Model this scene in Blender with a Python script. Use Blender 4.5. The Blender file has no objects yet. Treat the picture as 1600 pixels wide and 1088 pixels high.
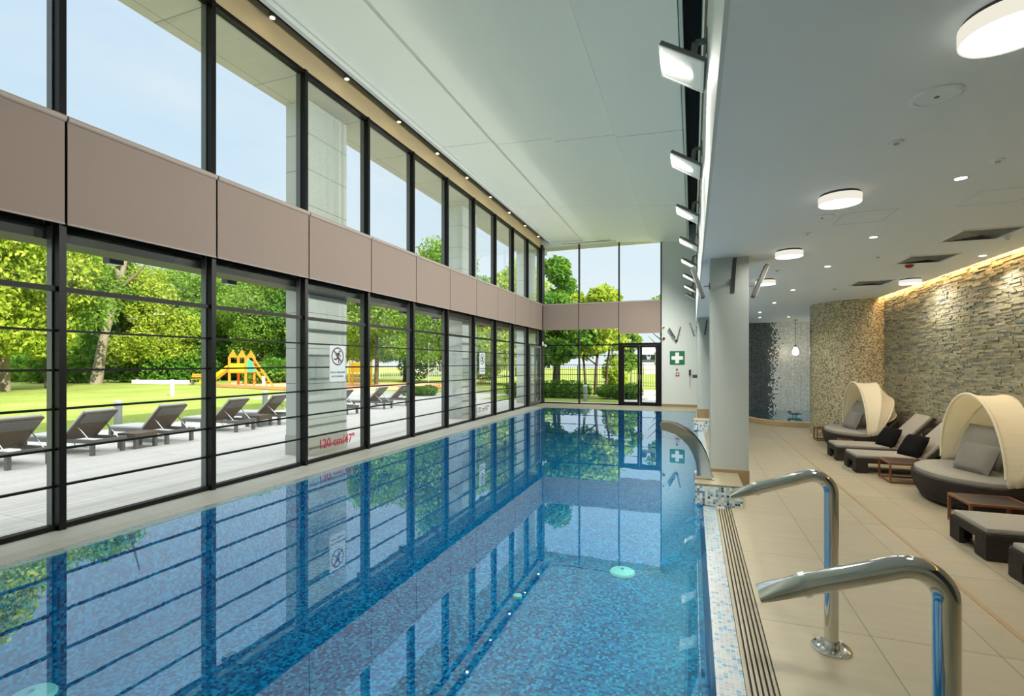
import bpy, bmesh, math, random
import numpy as np
from mathutils import Vector, Matrix
random.seed(7)
PI = math.pi
SC = bpy.context.scene
COL = SC.collection

# ------------------------------------------------------------------ helpers
class MB:
    """collects shapes, then links them as ONE mesh object"""
    def __init__(s): s.v = []; s.f = []
    def add(s, vs, fs):
        n = len(s.v); s.v += [tuple(v) for v in vs]; s.f += [tuple(i + n for i in f) for f in fs]; return s
    def box(s, x0, x1, y0, y1, z0, z1, M=None):
        vs = [(x0,y0,z0),(x1,y0,z0),(x1,y1,z0),(x0,y1,z0),(x0,y0,z1),(x1,y0,z1),(x1,y1,z1),(x0,y1,z1)]
        if M is not None: vs = [M @ Vector(v) for v in vs]
        return s.add(vs, [(3,2,1,0),(4,5,6,7),(0,1,5,4),(1,2,6,5),(2,3,7,6),(3,0,4,7)])
    def bar(s, a, b, w, h=None, up=(0,0,1)):
        a = Vector(a); b = Vector(b); h = h or w; d = (b - a); L = d.length; d.normalize()
        u = Vector(up)
        if abs(d.dot(u)) > .98: u = Vector((0,1,0))
        r = d.cross(u).normalized(); u = r.cross(d).normalized()
        M = Matrix((( d.x, r.x, u.x, a.x),(d.y, r.y, u.y, a.y),(d.z, r.z, u.z, a.z),(0,0,0,1)))
        return s.box(0, L, -w/2, w/2, -h/2, h/2, M)
    def tube(s, pts, r, seg=12, cap=True, closed=False):
        pts = [Vector(p) for p in pts]; n = len(pts)
        rs = r if isinstance(r, (list, tuple)) else [r]*n
        vs = []; prev = None
        for i, p in enumerate(pts):
            if closed: t = pts[(i+1) % n] - pts[i-1]
            else: t = pts[min(i+1, n-1)] - pts[max(i-1, 0)]
            t.normalize()
            if prev is None:
                u = Vector((0,0,1)) if abs(t.z) < .9 else Vector((1,0,0))
                u = (u - t*u.dot(t)).normalized()
            else:
                u = (prev - t*prev.dot(t)).normalized()
            prev = u; w = t.cross(u)
            for k in range(seg):
                a = 2*PI*k/seg; vs.append(p + (u*math.cos(a) + w*math.sin(a))*rs[i])
        fs = []
        for i in range(n if closed else n-1):
            j = (i+1) % n
            for k in range(seg):
                l = (k+1) % seg
                fs.append((i*seg+k, i*seg+l, j*seg+l, j*seg+k))
        if cap and not closed:
            fs.append(tuple(range(seg-1, -1, -1))); fs.append(tuple((n-1)*seg+k for k in range(seg)))
        return s.add(vs, fs)
    def lathe(s, prof, seg=32, c=(0,0,0), cap=True, sx=1, sy=1):
        vs = []; n = len(prof)
        for (r, z) in prof:
            for k in range(seg):
                a = 2*PI*k/seg; vs.append((c[0]+r*sx*math.cos(a), c[1]+r*sy*math.sin(a), c[2]+z))
        fs = []
        for i in range(n-1):
            for k in range(seg):
                l = (k+1) % seg
                fs.append((i*seg+k, i*seg+l, (i+1)*seg+l, (i+1)*seg+k))
        if cap:
            fs.append(tuple(range(seg-1, -1, -1))); fs.append(tuple((n-1)*seg+k for k in range(seg)))
        return s.add(vs, fs)
    def prism(s, poly, d0, d1, axis='y'):
        """poly = 2D points; extruded along axis from d0 to d1"""
        def P(a, b, d):
            return {'y': (a, d, b), 'z': (a, b, d), 'x': (d, a, b)}[axis]
        n = len(poly)
        vs = [P(a, b, d0) for a, b in poly] + [P(a, b, d1) for a, b in poly]
        fs = [tuple(range(n-1, -1, -1)), tuple(range(n, 2*n))]
        for i in range(n):
            j = (i+1) % n; fs.append((i, j, n+j, n+i))
        return s.add(vs, fs)
    def grid(s, rows, flip=False):
        n = len(rows); m = len(rows[0]); vs = [p for r in rows for p in r]; fs = []
        for i in range(n-1):
            for j in range(m-1):
                q = (i*m+j, i*m+j+1, (i+1)*m+j+1, (i+1)*m+j)
                fs.append(q[::-1] if flip else q)
        return s.add(vs, fs)
    def mesh(s, name, bevel=0, smooth=False, seg=2, weld=False):
        me = bpy.data.meshes.new(name); me.from_pydata(s.v, [], s.f); me.update()
        bm = bmesh.new(); bm.from_mesh(me)
        if weld: bmesh.ops.remove_doubles(bm, verts=bm.verts, dist=1e-5)
        bmesh.ops.recalc_face_normals(bm, faces=bm.faces)
        if bevel:
            es = [e for e in bm.edges if len(e.link_faces) == 2 and e.calc_face_angle(0) > .5]
            bmesh.ops.bevel(bm, geom=es, offset=bevel, segments=seg, profile=.5, affect='EDGES', clamp_overlap=True)
        if smooth:
            for f in bm.faces: f.smooth = True
            for e in bm.edges:
                if len(e.link_faces) == 2 and e.calc_face_angle(0) > .7: e.smooth = False
        bm.to_mesh(me); bm.free(); return me
    def build(s, name, mat, parent=None, bevel=0, smooth=False, seg=2, weld=False):
        me = s.mesh(name, bevel, smooth, seg, weld)
        me.materials.append(mat)
        o = bpy.data.objects.new(name, me); COL.objects.link(o)
        if parent is not None: o.parent = parent
        return o

def tag(o, label=None, cat=None, group=None, kind=None):
    if label: o['label'] = label
    if cat: o['category'] = cat
    if group: o['group'] = group
    if kind: o['kind'] = kind
    return o
def empty(name, loc=(0,0,0), rz=0):
    o = bpy.data.objects.new(name, None); COL.objects.link(o)
    o.location = loc; o.rotation_euler = (0, 0, rz); o.empty_display_size = .1
    return o
def thing(name, label, cat, loc=(0,0,0), rz=0, group=None):
    return tag(empty(name, loc, rz), label, cat, group)
def dup(o, loc, rz=None, label=None, parent=None):
    c = o.copy(); COL.objects.link(c)
    if parent is not None: c.parent = parent
    else:
        c.location = loc
        if rz is not None: c.rotation_euler = (c.rotation_euler[0], c.rotation_euler[1], rz)
        if label: c['label'] = label
    for ch in list(o.children): dup(ch, None, parent=c)
    return c
def struct(o, label, cat): return tag(o, label, cat, None, 'structure')

# ------------------------------------------------------------------ materials
class G:
    def __init__(s, name):
        s.m = bpy.data.materials.new(name); s.m.use_nodes = True; s.t = s.m.node_tree; s.t.nodes.clear()
        s.out = s.t.nodes.new('ShaderNodeOutputMaterial')
    def n(s, typ, ins=None, **props):
        x = s.t.nodes.new(typ)
        for k, v in props.items(): setattr(x, k, v)
        for k, v in (ins or {}).items():
            sk = x.inputs[k]
            if hasattr(v, 'is_output'): s.t.links.new(v, sk)
            else: sk.default_value = v
        return x
    def math(s, op, a, b=0.0, c=0.0):
        return s.n('ShaderNodeMath', {0: a, 1: b, 2: c}, operation=op).outputs[0]
    def vmath(s, op, a, b=(0,0,0)):
        return s.n('ShaderNodeVectorMath', {0: a, 1: b}, operation=op).outputs[0]
    def mix(s, f, a, b):
        x = s.n('ShaderNodeMix', data_type='RGBA')
        for k, v in ((0, f), (6, a), (7, b)):
            if hasattr(v, 'is_output'): s.t.links.new(v, x.inputs[k])
            else: x.inputs[k].default_value = (v if k == 0 else c4(v))
        return x.outputs[2]
    def ramp(s, f, stops, interp='LINEAR'):
        x = s.n('ShaderNodeValToRGB', {0: f}); r = x.color_ramp; r.interpolation = interp
        while len(r.elements) < len(stops): r.elements.new(.5)
        for e, (p, c) in zip(r.elements, stops): e.position = p; e.color = c4(c)
        return x.outputs[0]
    def pos(s): return s.n('ShaderNodeTexCoord').outputs['Object']
    def sep(s, v):
        x = s.n('ShaderNodeSeparateXYZ', {0: v}); return x.outputs[0], x.outputs[1], x.outputs[2]
    def noise(s, v, scale, detail=3):
        return s.n('ShaderNodeTexNoise', {'Vector': v, 'Scale': scale, 'Detail': detail}).outputs[0]
    def bump(s, h, st=.3, d=.01):
        return s.n('ShaderNodeBump', {'Height': h, 'Strength': st, 'Distance': d}).outputs[0]
    def pbr(s, col, rough=.5, metal=0, normal=None, spec=.5):
        ins = {'Base Color': col if hasattr(col, 'is_output') else c4(col), 'Roughness': rough, 'Metallic': metal, 'Specular IOR Level': spec}
        if normal is not None: ins['Normal'] = normal
        b = s.n('ShaderNodeBsdfPrincipled', ins)
        s.t.links.new(b.outputs[0], s.out.inputs[0]); s.b = b; return s.m
    def surf(s, sh): s.t.links.new(sh, s.out.inputs[0]); return s.m
def c4(c): return (c[0], c[1], c[2], 1.0)
def S(r, g, b):
    f = lambda c: ((c/255)/12.92 if c/255 <= .04045 else ((c/255+.055)/1.055)**2.4)
    return (f(r), f(g), f(b))
def plain(name, col, rough=.5, metal=0, spec=.5, nscale=0, namt=.12, bump=0, bscale=200):
    g = G(name); p = g.pos(); c = c4(col); nrm = None
    if nscale:
        f = g.noise(p, nscale)
        c = g.mix(f, tuple(x*(1-namt) for x in col), tuple(min(1, x*(1+namt)) for x in col))
    if bump: nrm = g.bump(g.noise(p, bscale), bump, .004)
    return g.pbr(c, rough, metal, nrm, spec)
def emit(name, col, st):
    g = G(name); e = g.n('ShaderNodeEmission', {'Color': c4(col), 'Strength': st}); return g.surf(e.outputs[0])
def mosaic(name, size, stops, grout, gw=.09, rough=.25, cyl=0, mask=None):
    g = G(name); p = g.pos()
    if cyl:
        x, y, z = g.sep(p)
        a = g.math('MULTIPLY', g.math('ARCTAN2', y, x), cyl)
        p = g.n('ShaderNodeCombineXYZ', {0: a, 1: z, 2: .3*size}).outputs[0]
    q = g.vmath('ADD', g.vmath('SCALE', p), (.371,.371,.371))
    q.node.inputs[0].links[0].from_node.inputs[3].default_value = 1/size
    fl = g.vmath('FLOOR', q); fr = g.vmath('FRACTION', q)
    wn = g.n('ShaderNodeTexWhiteNoise', {'Vector': fl}, noise_dimensions='3D').outputs[0]
    big = g.noise(p, 1.3, 2)
    if mask is None: val = wn
    else: val = mask(g, p, fl, wn)
    col = g.ramp(val, stops, 'CONSTANT')
    jit = g.n('ShaderNodeTexWhiteNoise', {'Vector': g.vmath('ADD', fl, (9.5,3.1,7.7))}, noise_dimensions='3D').outputs[0]
    hs = g.n('ShaderNodeHueSaturation', {'Color': col, 'Value': g.math('MULTIPLY_ADD', jit, .3, .85)}).outputs[0]
    fx, fy, fz = g.sep(fr)
    if cyl:
        nx = ny = 0.0; nz = 1.0
        mk = lambda f, n: g.math('LESS_THAN', f, gw)
        gr = g.math('MAXIMUM', mk(fx, 0), mk(fy, 0))
    else:
        nn = g.n('ShaderNodeVectorMath', {0: g.n('ShaderNodeTexCoord').outputs['Normal']}, operation='ABSOLUTE').outputs[0]
        ax, ay, az = g.sep(nn)
        mk = lambda f, a: g.math('MULTIPLY', g.math('LESS_THAN', f, gw), g.math('LESS_THAN', a, .5))
        gr = g.math('MAXIMUM', g.math('MAXIMUM', mk(fx, ax), mk(fy, ay)), mk(fz, az))
    c = g.mix(gr, hs, grout)
    return g.pbr(c, rough)

M = {}
M['white'] = plain('white_paint', S(208,214,210), .7, nscale=1.5, namt=.02)
M['colshade'] = plain('shaded_column_white', S(176,183,178), .7, nscale=1.5, namt=.02)  # white paint darkened: the columns' shade is put into the colour
M['panelline'] = plain('panel_outline', S(186,192,192), .8)
M['low_ceil'] = plain('grey_ceiling_paint', S(236,242,242), .75, nscale=1.1, namt=.03)
M['panel'] = plain('ceiling_panel_paint', S(246,249,240), .55, nscale=.7, namt=.02)
M['groove'] = plain('panel_joint', S(60,64,62), .9)
M['base'] = plain('tan_plinth', S(150,128,92), .5, nscale=6)
M['timber'] = plain('dark_timber', S(62,48,38), .6, nscale=9, namt=.4)
M['frame'] = plain('dark_bronze_frame', S(17,17,17), .4, .0, spec=.18)
M['framel'] = plain('grey_frame', S(112,116,114), .35, .6)
M['steel'] = plain('polished_steel', (.72,.71,.68), .07, 1)
M['bsteel'] = plain('brushed_steel', (.66,.67,.66), .22, 1)
M['grey'] = plain('grey_housing', S(120,122,120), .4, .5)
M['dgrey'] = plain('dark_grey_housing', S(74,76,76), .45, .3)
M['lens'] = plain('floodlight_lens', S(238,240,234), .35)
M['lens_gold_light'] = plain('lens_painted_warm_light', S(226,200,136), .35)  # warm light of the drum lamps painted into the lens colour
M['blind'] = plain('taupe_blind', S(146,130,121), .85, nscale=60, namt=.03, bump=.15, bscale=500)
M['blindbar'] = plain('blind_tube', S(168,154,145), .6)
def canvas():
    g = G('cream_canvas'); p = g.pos(); n = g.noise(g.vmath('MULTIPLY', p, (6, 6, 40)), 1.0, 2)
    nb = g.bump(n, .5, .012); c = c4(S(248,243,222))
    d = g.n('ShaderNodeBsdfDiffuse', {'Color': c, 'Normal': nb}).outputs[0]; t = g.n('ShaderNodeBsdfTranslucent', {'Color': c, 'Normal': nb}).outputs[0]
    return g.surf(g.n('ShaderNodeMixShader', {0: .38, 1: d, 2: t}).outputs[0])
M['cream'] = canvas()
M['cushion'] = plain('grey_cushion', S(150,146,136), .9, nscale=30, namt=.08, bump=.25, bscale=300)
M['pillow'] = plain('grey_pillow', S(130,126,117), .9, nscale=25, namt=.1, bump=.3, bscale=18)
M['black'] = plain('black_fabric', S(20,19,19), .9, spec=.1, nscale=30, namt=.15)
M['tablewood'] = plain('teak_frame', S(124,78,48), .45, nscale=14, namt=.25)
M['tabletop'] = plain('dark_table_top', S(46,38,33), .4, nscale=14, namt=.2)
M['red'] = plain('red_plastic', S(170,36,36), .4)
M['green'] = plain('sign_green', S(0,106,66), .4)
M['dgreen'] = plain('sign_dark_green', S(5,48,32), .4)
M['signwhite'] = plain('sign_white', S(236,238,236), .4)
M['signgrey'] = plain('sign_grey', S(205,214,218), .5)
M['signblack'] = plain('sign_black', S(22,22,24), .5)
M['maroon'] = plain('sign_maroon', S(96,24,30), .5)
M['redtext'] = plain('red_lettering', S(176,30,62), .5)
M['pale'] = plain('pale_plastic', S(232,232,226), .4)
M['drain'] = plain('pale_inlet_plastic', S(238,246,236), .35)
M['cable'] = plain('cable', S(40,36,32), .6)
M['copper'] = plain('copper_cap', S(150,84,56), .35, .7)
M['stoneclad'] = None
M['drum'] = emit('drum_diffuser', (1,.96,.89), 72)
M['spot'] = emit('downlight_lamp', (1,.88,.70), 30)
M['bulb'] = emit('bulb_glow', (1,.84,.62), 26)
M['warm'] = emit('warm_strip', (1,.62,.28), 45)
M['rimglow'] = emit('drum_rim_glow', (1,.95,.80), .75)
M['covespot'] = emit('cove_spot_lamp', (1,.70,.36), 12)
M['cool'] = emit('cool_strip', (.92,1,.95), 9)

# water, glass : transparent sheet with a Schlick reflection (the same from both sides)
def schlick(g, f0, nb=None):
    ins = {'Blend': .5}
    if nb is not None: ins['Normal'] = nb
    lw = g.n('ShaderNodeLayerWeight', ins).outputs['Facing']
    return g.math('MULTIPLY_ADD', g.math('POWER', lw, 5.0), 1-f0, f0)
def sheet(name, tint, f0, k=1.0, ripple=0, gcol=(1,1,1)):
    g = G(name); nb = None
    if ripple:
        p = g.pos(); h = g.math('ADD', g.noise(p, 5.0, 2), g.math('MULTIPLY', g.noise(p, 1.6, 1), 1.2)); nb = g.bump(h, ripple, .02)
    f = g.math('MULTIPLY', schlick(g, f0, nb), k)
    t = g.n('ShaderNodeBsdfTransparent', {'Color': c4(tint)}).outputs[0]
    gi = {'Color': c4(gcol), 'Roughness': 0.0}
    if nb is not None: gi['Normal'] = nb
    s = g.n('ShaderNodeBsdfGlossy', gi).outputs[0]
    return g.surf(g.n('ShaderNodeMixShader', {0: f, 1: t, 2: s}).outputs[0])
M['glass'] = sheet('facade_glass', (.965,.985,.972), .022, .55)
M['water'] = sheet('pool_water', (.52,.96,1.0), .21, 1.0, .010, (.84,.95,1))
M['plungewater'] = sheet('plunge_water', (.5,.75,.85), .08, 1.0, .01)

M['poolmos'] = mosaic('pool_mosaic', .026, [(0,S(0,46,116)),(.22,S(0,90,156)),(.44,S(0,130,188)),(.68,S(6,160,206)),(.88,S(0,108,170))], S(16,112,148), .10, .4)
M['rimmos'] = mosaic('rim_mosaic', .026, [(0,S(60,124,160)),(.13,S(104,146,164)),(.22,S(146,154,155)),(.8,S(132,144,150))], S(170,178,176), .1, .3)
M['plmos'] = mosaic('plinth_mosaic', .028, [(0,S(34,54,84)),(.10,S(80,120,150)),(.24,S(128,170,184)),(.42,S(214,222,216)),(.8,S(180,196,196))], S(200,205,200), .12, .3)
M['cylmos'] = mosaic('round_wall_mosaic', .02, [(0,S(104,88,58)),(.26,S(206,196,162)),(.62,S(180,166,128)),(.84,S(142,124,84))], S(190,184,160), .12, .22, cyl=1.05)
def alc(g, p, fl, wn):
    x, y, z = g.sep(p)
    k = g.math('MULTIPLY_ADD', g.math('SUBTRACT', x, 2.45), 1.55, .5)     # 0 dark ... 1 pale
    k = g.math('ADD', k, g.math('MULTIPLY', g.math('SUBTRACT', g.noise(p, 2.2, 1), .5), .5))
    k = g.math('POWER', g.math('MINIMUM', g.math('MAXIMUM', k, 0.0), 1.0), .55)
    k = g.math('MULTIPLY', g.math('SUBTRACT', k, .5), 1.0)
    thr = g.math('ADD', k, .5)
    pale = g.math('LESS_THAN', wn, g.math('SMOOTHSTEP', .38, .98, thr) if False else g.n('ShaderNodeMapRange', {0: thr, 1: .45, 2: .95, 3: 0.0, 4: 1.0}, interpolation_type='SMOOTHSTEP').outputs[0])
    jit = g.math('MULTIPLY', wn, .45)
    return g.math('ADD', g.math('MULTIPLY', pale, .5), jit)
M['alcmos'] = mosaic('alcove_mosaic', .04, [(0,S(66,76,84)),(.2,S(82,92,98)),(.36,S(96,108,112)),(.5,S(240,246,243)),(.7,S(246,250,248))], S(130,140,142), .08, .3, mask=alc)

def tiles(name, c1, c2, seam, sx, sy, ox=0, oy=0, w=.006, rough=.5):
    g = G(name); p = g.pos(); x, y, z = g.sep(p)
    fx = g.math('DIVIDE', g.math('ADD', x, ox), sx); fy = g.math('DIVIDE', g.math('ADD', y, oy), sy)
    lx = g.math('LESS_THAN', g.math('FRACT', fx), w/sx); ly = g.math('LESS_THAN', g.math('FRACT', fy), w/sy)
    cell = g.n('ShaderNodeCombineXYZ', {0: g.math('FLOOR', fx), 1: g.math('FLOOR', fy)}).outputs[0]
    wn = g.n('ShaderNodeTexWhiteNoise', {'Vector': cell}, noise_dimensions='2D').outputs[0]
    st = g.noise(g.vmath('MULTIPLY', p, (1, 7, 1)), 1.6, 4)
    f = g.math('ADD', g.math('MULTIPLY', wn, .35), g.math('MULTIPLY', st, .65))
    c = g.mix(f, c1, c2); c = g.mix(g.math('MAXIMUM', lx, ly), c, seam)
    nb = g.bump(g.noise(p, 160, 2), .12, .003)
    return g.pbr(c, rough, 0, nb)
M['deck'] = tiles('beige_deck_tile', S(150,142,118), S(176,167,143), S(120,112,92), .6, 1.2, ox=.22, oy=.15)
M['deckl'] = tiles('pale_deck_tile', S(172,171,162), S(192,190,181), S(150,148,138), .6, 1.2)
M['grate'] = plain('beige_grate', S(142,134,110), .5, nscale=8, namt=.08)
M['slot'] = plain('grate_channel_dark', S(30,28,24), .8)
M['chan'] = plain('channel_cover', S(162,138,100), .45, nscale=5, namt=.1)
M['plank'] = tiles('terrace_board', S(196,188,182), S(222,216,211), S(150,143,138), .145, 3.1, w=.008, rough=.7)
M['paving'] = plain('pale_paving', S(200,196,190), .8, nscale=3, namt=.06)
M['clad'] = tiles('clad_dummy', S(196,198,196), S(214,216,213), S(120,122,120), .5, .5)
def cladding():
    g = G('stone_cladding'); p = g.pos(); x, y, z = g.sep(p)
    l = g.math('LESS_THAN', g.math('FRACT', g.math('DIVIDE', z, .62)), .015)
    n = g.noise(p, 35, 3)
    c = g.mix(n, S(182,186,184), S(214,216,212)); c = g.mix(l, c, S(110,114,114))
    return g.pbr(c, .6)
M['clad'] = cladding()
M['soffit'] = tiles('soffit_panel', S(186,182,164), S(200,196,178), S(130,126,112), 2.2, 1.6, oy=.2, w=.012, rough=.6)
M['fascia'] = plain('fascia_panel', S(176,176,168), .6)
def stonemat():
    g = G('stacked_ledge_stone'); p = g.pos()
    r = g.n('ShaderNodeNewGeometry').outputs['Random Per Island']
    c = g.ramp(r, [(0,S(128,124,110)),(.12,S(192,182,144)),(.3,S(208,198,164)),(.45,S(178,174,150)),(.6,S(216,200,150)),(.75,S(162,155,130)),(.88,S(216,208,180)),(.96,S(140,142,136))], 'LINEAR')
    n = g.noise(p, 26, 4); c = g.mix(g.math('MULTIPLY', n, .7), c, S(86,86,78))
    return g.pbr(c, .75, 0, g.bump(g.noise(p, 70, 4), .5, .012))
M['stone'] = stonemat()
def wicker(name, c1, c2):
    g = G(name); p = g.pos(); x, y, z = g.sep(p)
    a = g.math('ADD', g.math('MULTIPLY', x, 1.0), g.math('MULTIPLY', y, 1.0))
    sa = g.math('SINE', g.math('MULTIPLY', a, 330.)); sz = g.math('SINE', g.math('MULTIPLY', z, 420.))
    h = g.math('MULTIPLY', sa, sz); h = g.math('MULTIPLY_ADD', h, .5, .5)
    c = g.mix(h, c1, c2)
    return g.pbr(c, .7, 0, g.bump(h, .6, .004), .2)
M['wicker'] = wicker('dark_wicker', S(16,13,12), S(72,65,60))
M['wickero'] = wicker('weathered_wicker', S(84,70,58), S(132,118,104))
M['outframe'] = plain('weathered_grey_frame', S(112,110,106), .6, nscale=20, namt=.15)
M['outcushion'] = plain('pale_outdoor_cushion', S(196,194,192), .9)
def grass():
    g = G('lawn_grass'); p = g.pos()
    n = g.math('MULTIPLY_ADD', g.noise(p, .35, 3), .5, g.math('MULTIPLY', g.noise(p, 14, 4), .5))
    c = g.ramp(n, [(.3, S(122,140,62)), (.5, S(148,162,80)), (.7, S(176,184,108))])
    return g.pbr(c, .9, 0, g.bump(g.noise(p, 60, 3), .6, .05), .1)
M['grass'] = grass()
M['sand'] = plain('orange_play_surface', S(226,166,124), .9, nscale=2, namt=.1)
M['yellow'] = plain('yellow_plastic', S(246,206,40), .4)
M['orange'] = plain('orange_timber', S(226,136,44), .6, nscale=8, namt=.15)
M['teal'] = plain('teal_panel', S(70,166,140), .5)
M['bollard'] = plain('grey_bollard', S(160,166,168), .5, .2)
M['bollcap'] = plain('white_bollard', S(240,240,236), .5)
M['roof'] = plain('red_roof_tile', S(196,92,70), .8, nscale=2, namt=.2)
M['house'] = plain('white_render', S(240,236,228), .8)
M['fence'] = plain('black_fence', S(36,38,36), .6)
M['wfence'] = plain('pale_fence', S(214,216,206), .7)
M['bark'] = plain('bark', S(132,122,106), .9, nscale=7, namt=.35, bump=.5, bscale=20)
M['barkd'] = plain('dark_bark', S(78,66,52), .9, nscale=7, namt=.35, bump=.5, bscale=20)
def leaf(name, a, b, c):
    g = G(name); r = g.n('ShaderNodeNewGeometry').outputs['Random Per Island']
    col = g.ramp(r, [(0, a), (.5, b), (1, c)])
    d = g.n('ShaderNodeBsdfDiffuse', {'Color': col}).outputs[0]
    t = g.n('ShaderNodeBsdfTranslucent', {'Color': g.mix(.35, col, (.55,.75,.05))}).outputs[0]
    return g.surf(g.n('ShaderNodeMixShader', {0: .42, 1: d, 2: t}).outputs[0])
M['leafA'] = leaf('leaf_yellow_green', S(112,140,40), S(158,178,62), S(196,200,96))
M['leafB'] = leaf('leaf_mid_green', S(74,112,42), S(108,146,58), S(156,180,92))
M['leafC'] = leaf('leaf_deep_green', S(44,88,32), S(76,124,48), S(116,156,70))

# ------------------------------------------------------------------ numbers of the hall
XF = -5.75                     # facade plane
YE = 19.3                      # end wall
ZL = 2.92                      # low ceiling
BAY = 1.6
YM = [3.0 + BAY*k for k in range(-3, 11)]    # mullions, last = 19.0
TZ = [.42, .775, 1.16, 1.535, 1.915]         # thin transoms
TT = 2.315                                   # thick transom
ZB0, ZB1 = 2.94, 3.96                        # blind band
ZT = 6.2

# ------------------------------------------------------------------ floor, pool
b = MB()
b.box(.40, 5.4, -2, YE, -.3, 0)
b.box(XF-.1, .40, 17.45, YE, -.3, 0)
b.box(XF-.1, .40, -2, .6, -.3, 0)
struct(b.build('floor', M['deck']), 'beige stone tiled pool deck around the water', 'floor')
b = MB().box(XF-.06, -5.36, .6, 17.45, -.3, 0)
struct(b.build('floor_left', M['deckl']), 'pale tiled strip between the glass facade and the pool', 'floor')
b = MB(); b.box(1.78, 1.815, -2, 13.9, -.001, .003)
struct(b.build('trim_channel', M['chan']), 'long tan drain channel cover running along the right deck', 'drain channel')
# pool basin
b = MB(); ZP = -.95
b.box(-5.2, .3, .4, 17.6, ZP-.1, ZP)
b.box(-5.2, -5.04, .4, 17.6, ZP, -.03); b.box(.11, .24, .4, 17.6, ZP, -.03)
b.box(-5.04, .11, 17.42, 17.6, ZP, -.03); b.box(-5.04, .11, .4, .6, ZP, -.03)
struct(b.build('pool_basin', M['poolmos']), 'pool basin lined with blue glass mosaic in mixed blues', 'pool')
b = MB(); b.box(.11, .245, .6, 17.45, -.03, -.006); b.box(-5.16, -5.04, .6, 17.45, -.03, -.006); b.box(-5.16,.245,17.42,17.46,-.03,-.006)
struct(b.build('trim_pool_rim', M['rimmos']), 'white and pale blue mosaic rim along the pool edges', 'pool rim')
b = MB(); b.grid([[(-5.05, y, -.012), (.125, y, -.012)] for y in (.58, 6, 12, 17.43)])
tag(b.build('pool_water', M['water']), 'still clear blue water filling the long indoor pool', 'water')
# grates: thin bars over a dark channel
def grate(name, label, x0, x1, n, y0, y1, mat):
    t = thing(name, label, 'grate', (x0, y0, 0))
    MB().box(0, x1-x0, 0, y1-y0, -.06, -.025).build('channel', M['slot'], t)
    w = (x1-x0)/n; m = MB()
    for k in range(n): m.box(k*w+.005 if k else 0, (k+1)*w-.005, 0, y1-y0, -.025, 0)
    m.build('grille_bars', mat, t)
grate('overflow_grate', 'beige slotted overflow grate along the right pool edge', .247, .398, 6, .6, 5.99, M['grate'])
grate('overflow_grate', 'beige slotted overflow grate beyond the near mosaic plinth', .247, .398, 6, 6.7, 12.59, M['grate'])
grate('overflow_grate', 'pale slotted overflow grate under the glass facade', -5.358, -5.165, 7, .6, 17.44, M['deckl'])

# ------------------------------------------------------------------ facade bays
def bay_upright(y, t, last=False):
    m = MB().box(XF-.09, XF+.07, y-.03, y+.03, 0, ZT); m.build('mullion', M['frame'], t)
    MB().box(XF-.10, XF-.02, y-.042, y-.0305, 0, ZT).build('glazing_gasket', M['framel'], t)
ords = ['nearest','second','third','fourth','fifth','sixth','seventh','eighth','ninth','tenth','eleventh','twelfth','thirteenth']
for k in range(len(YM)-1):
    y0, y1 = YM[k], YM[k+1]
    t = empty('window_%d' % (k+1), (0,0,0))
    struct(t, 'full height glazed bay of the left facade, %s from the camera end' % ords[k], 'window')
    bay_upright(y1, t)
    if k == 0: bay_upright(y0, t)
    a, c = y0+.03, y1-.03
    MB().box(XF-.03, XF-.018, a, c, .05, ZB0-.02).build('lower_pane', M['glass'], t)
    MB().box(XF-.03, XF-.018, a, c, ZB1+.02, ZT-.06).build('upper_pane', M['glass'], t)
    MB().box(XF-.06, XF+.03, a, c, 0, .05).build('sill_rail', M['frame'], t)
    MB().box(XF-.06, XF+.05, a, c, ZT-.06, ZT).build('head_rail', M['frame'], t)
    MB().box(XF-.075, XF-.035, a, c, ZB0-.02, ZB1+.02).build('spandrel_panel', M['frame'], t)
    for z in TZ: MB().box(XF-.015, XF+.02, a, c, z-.011, z+.011).build('transom', M['frame'], t)
    MB().box(XF-.017, XF+.035, a, c, TT-.025, TT+.025).build('transom', M['frame'], t)
    # roller blind in front of the floor band
    bl = thing('roller_blind', 'taupe roller blind drawn across the facade band, %s from the camera end' % ords[k], 'blind', (XF+.12, y0, 0), 0, 'roller blinds along the facade')
    MB().box(-.012, 0, .012, BAY-.012, ZB0, ZB1-.03).build('fabric', M['blind'], bl)
    MB().tube([(0,.008,ZB1-.02),(0,BAY-.008,ZB1-.02)], .032, 12).build('roller_tube', M['blindbar'], bl, smooth=True)
    MB().box(-.02, .008, .012, BAY-.012, ZB0-.012, ZB0).build('bottom_bar', M['blindbar'], bl)
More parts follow.
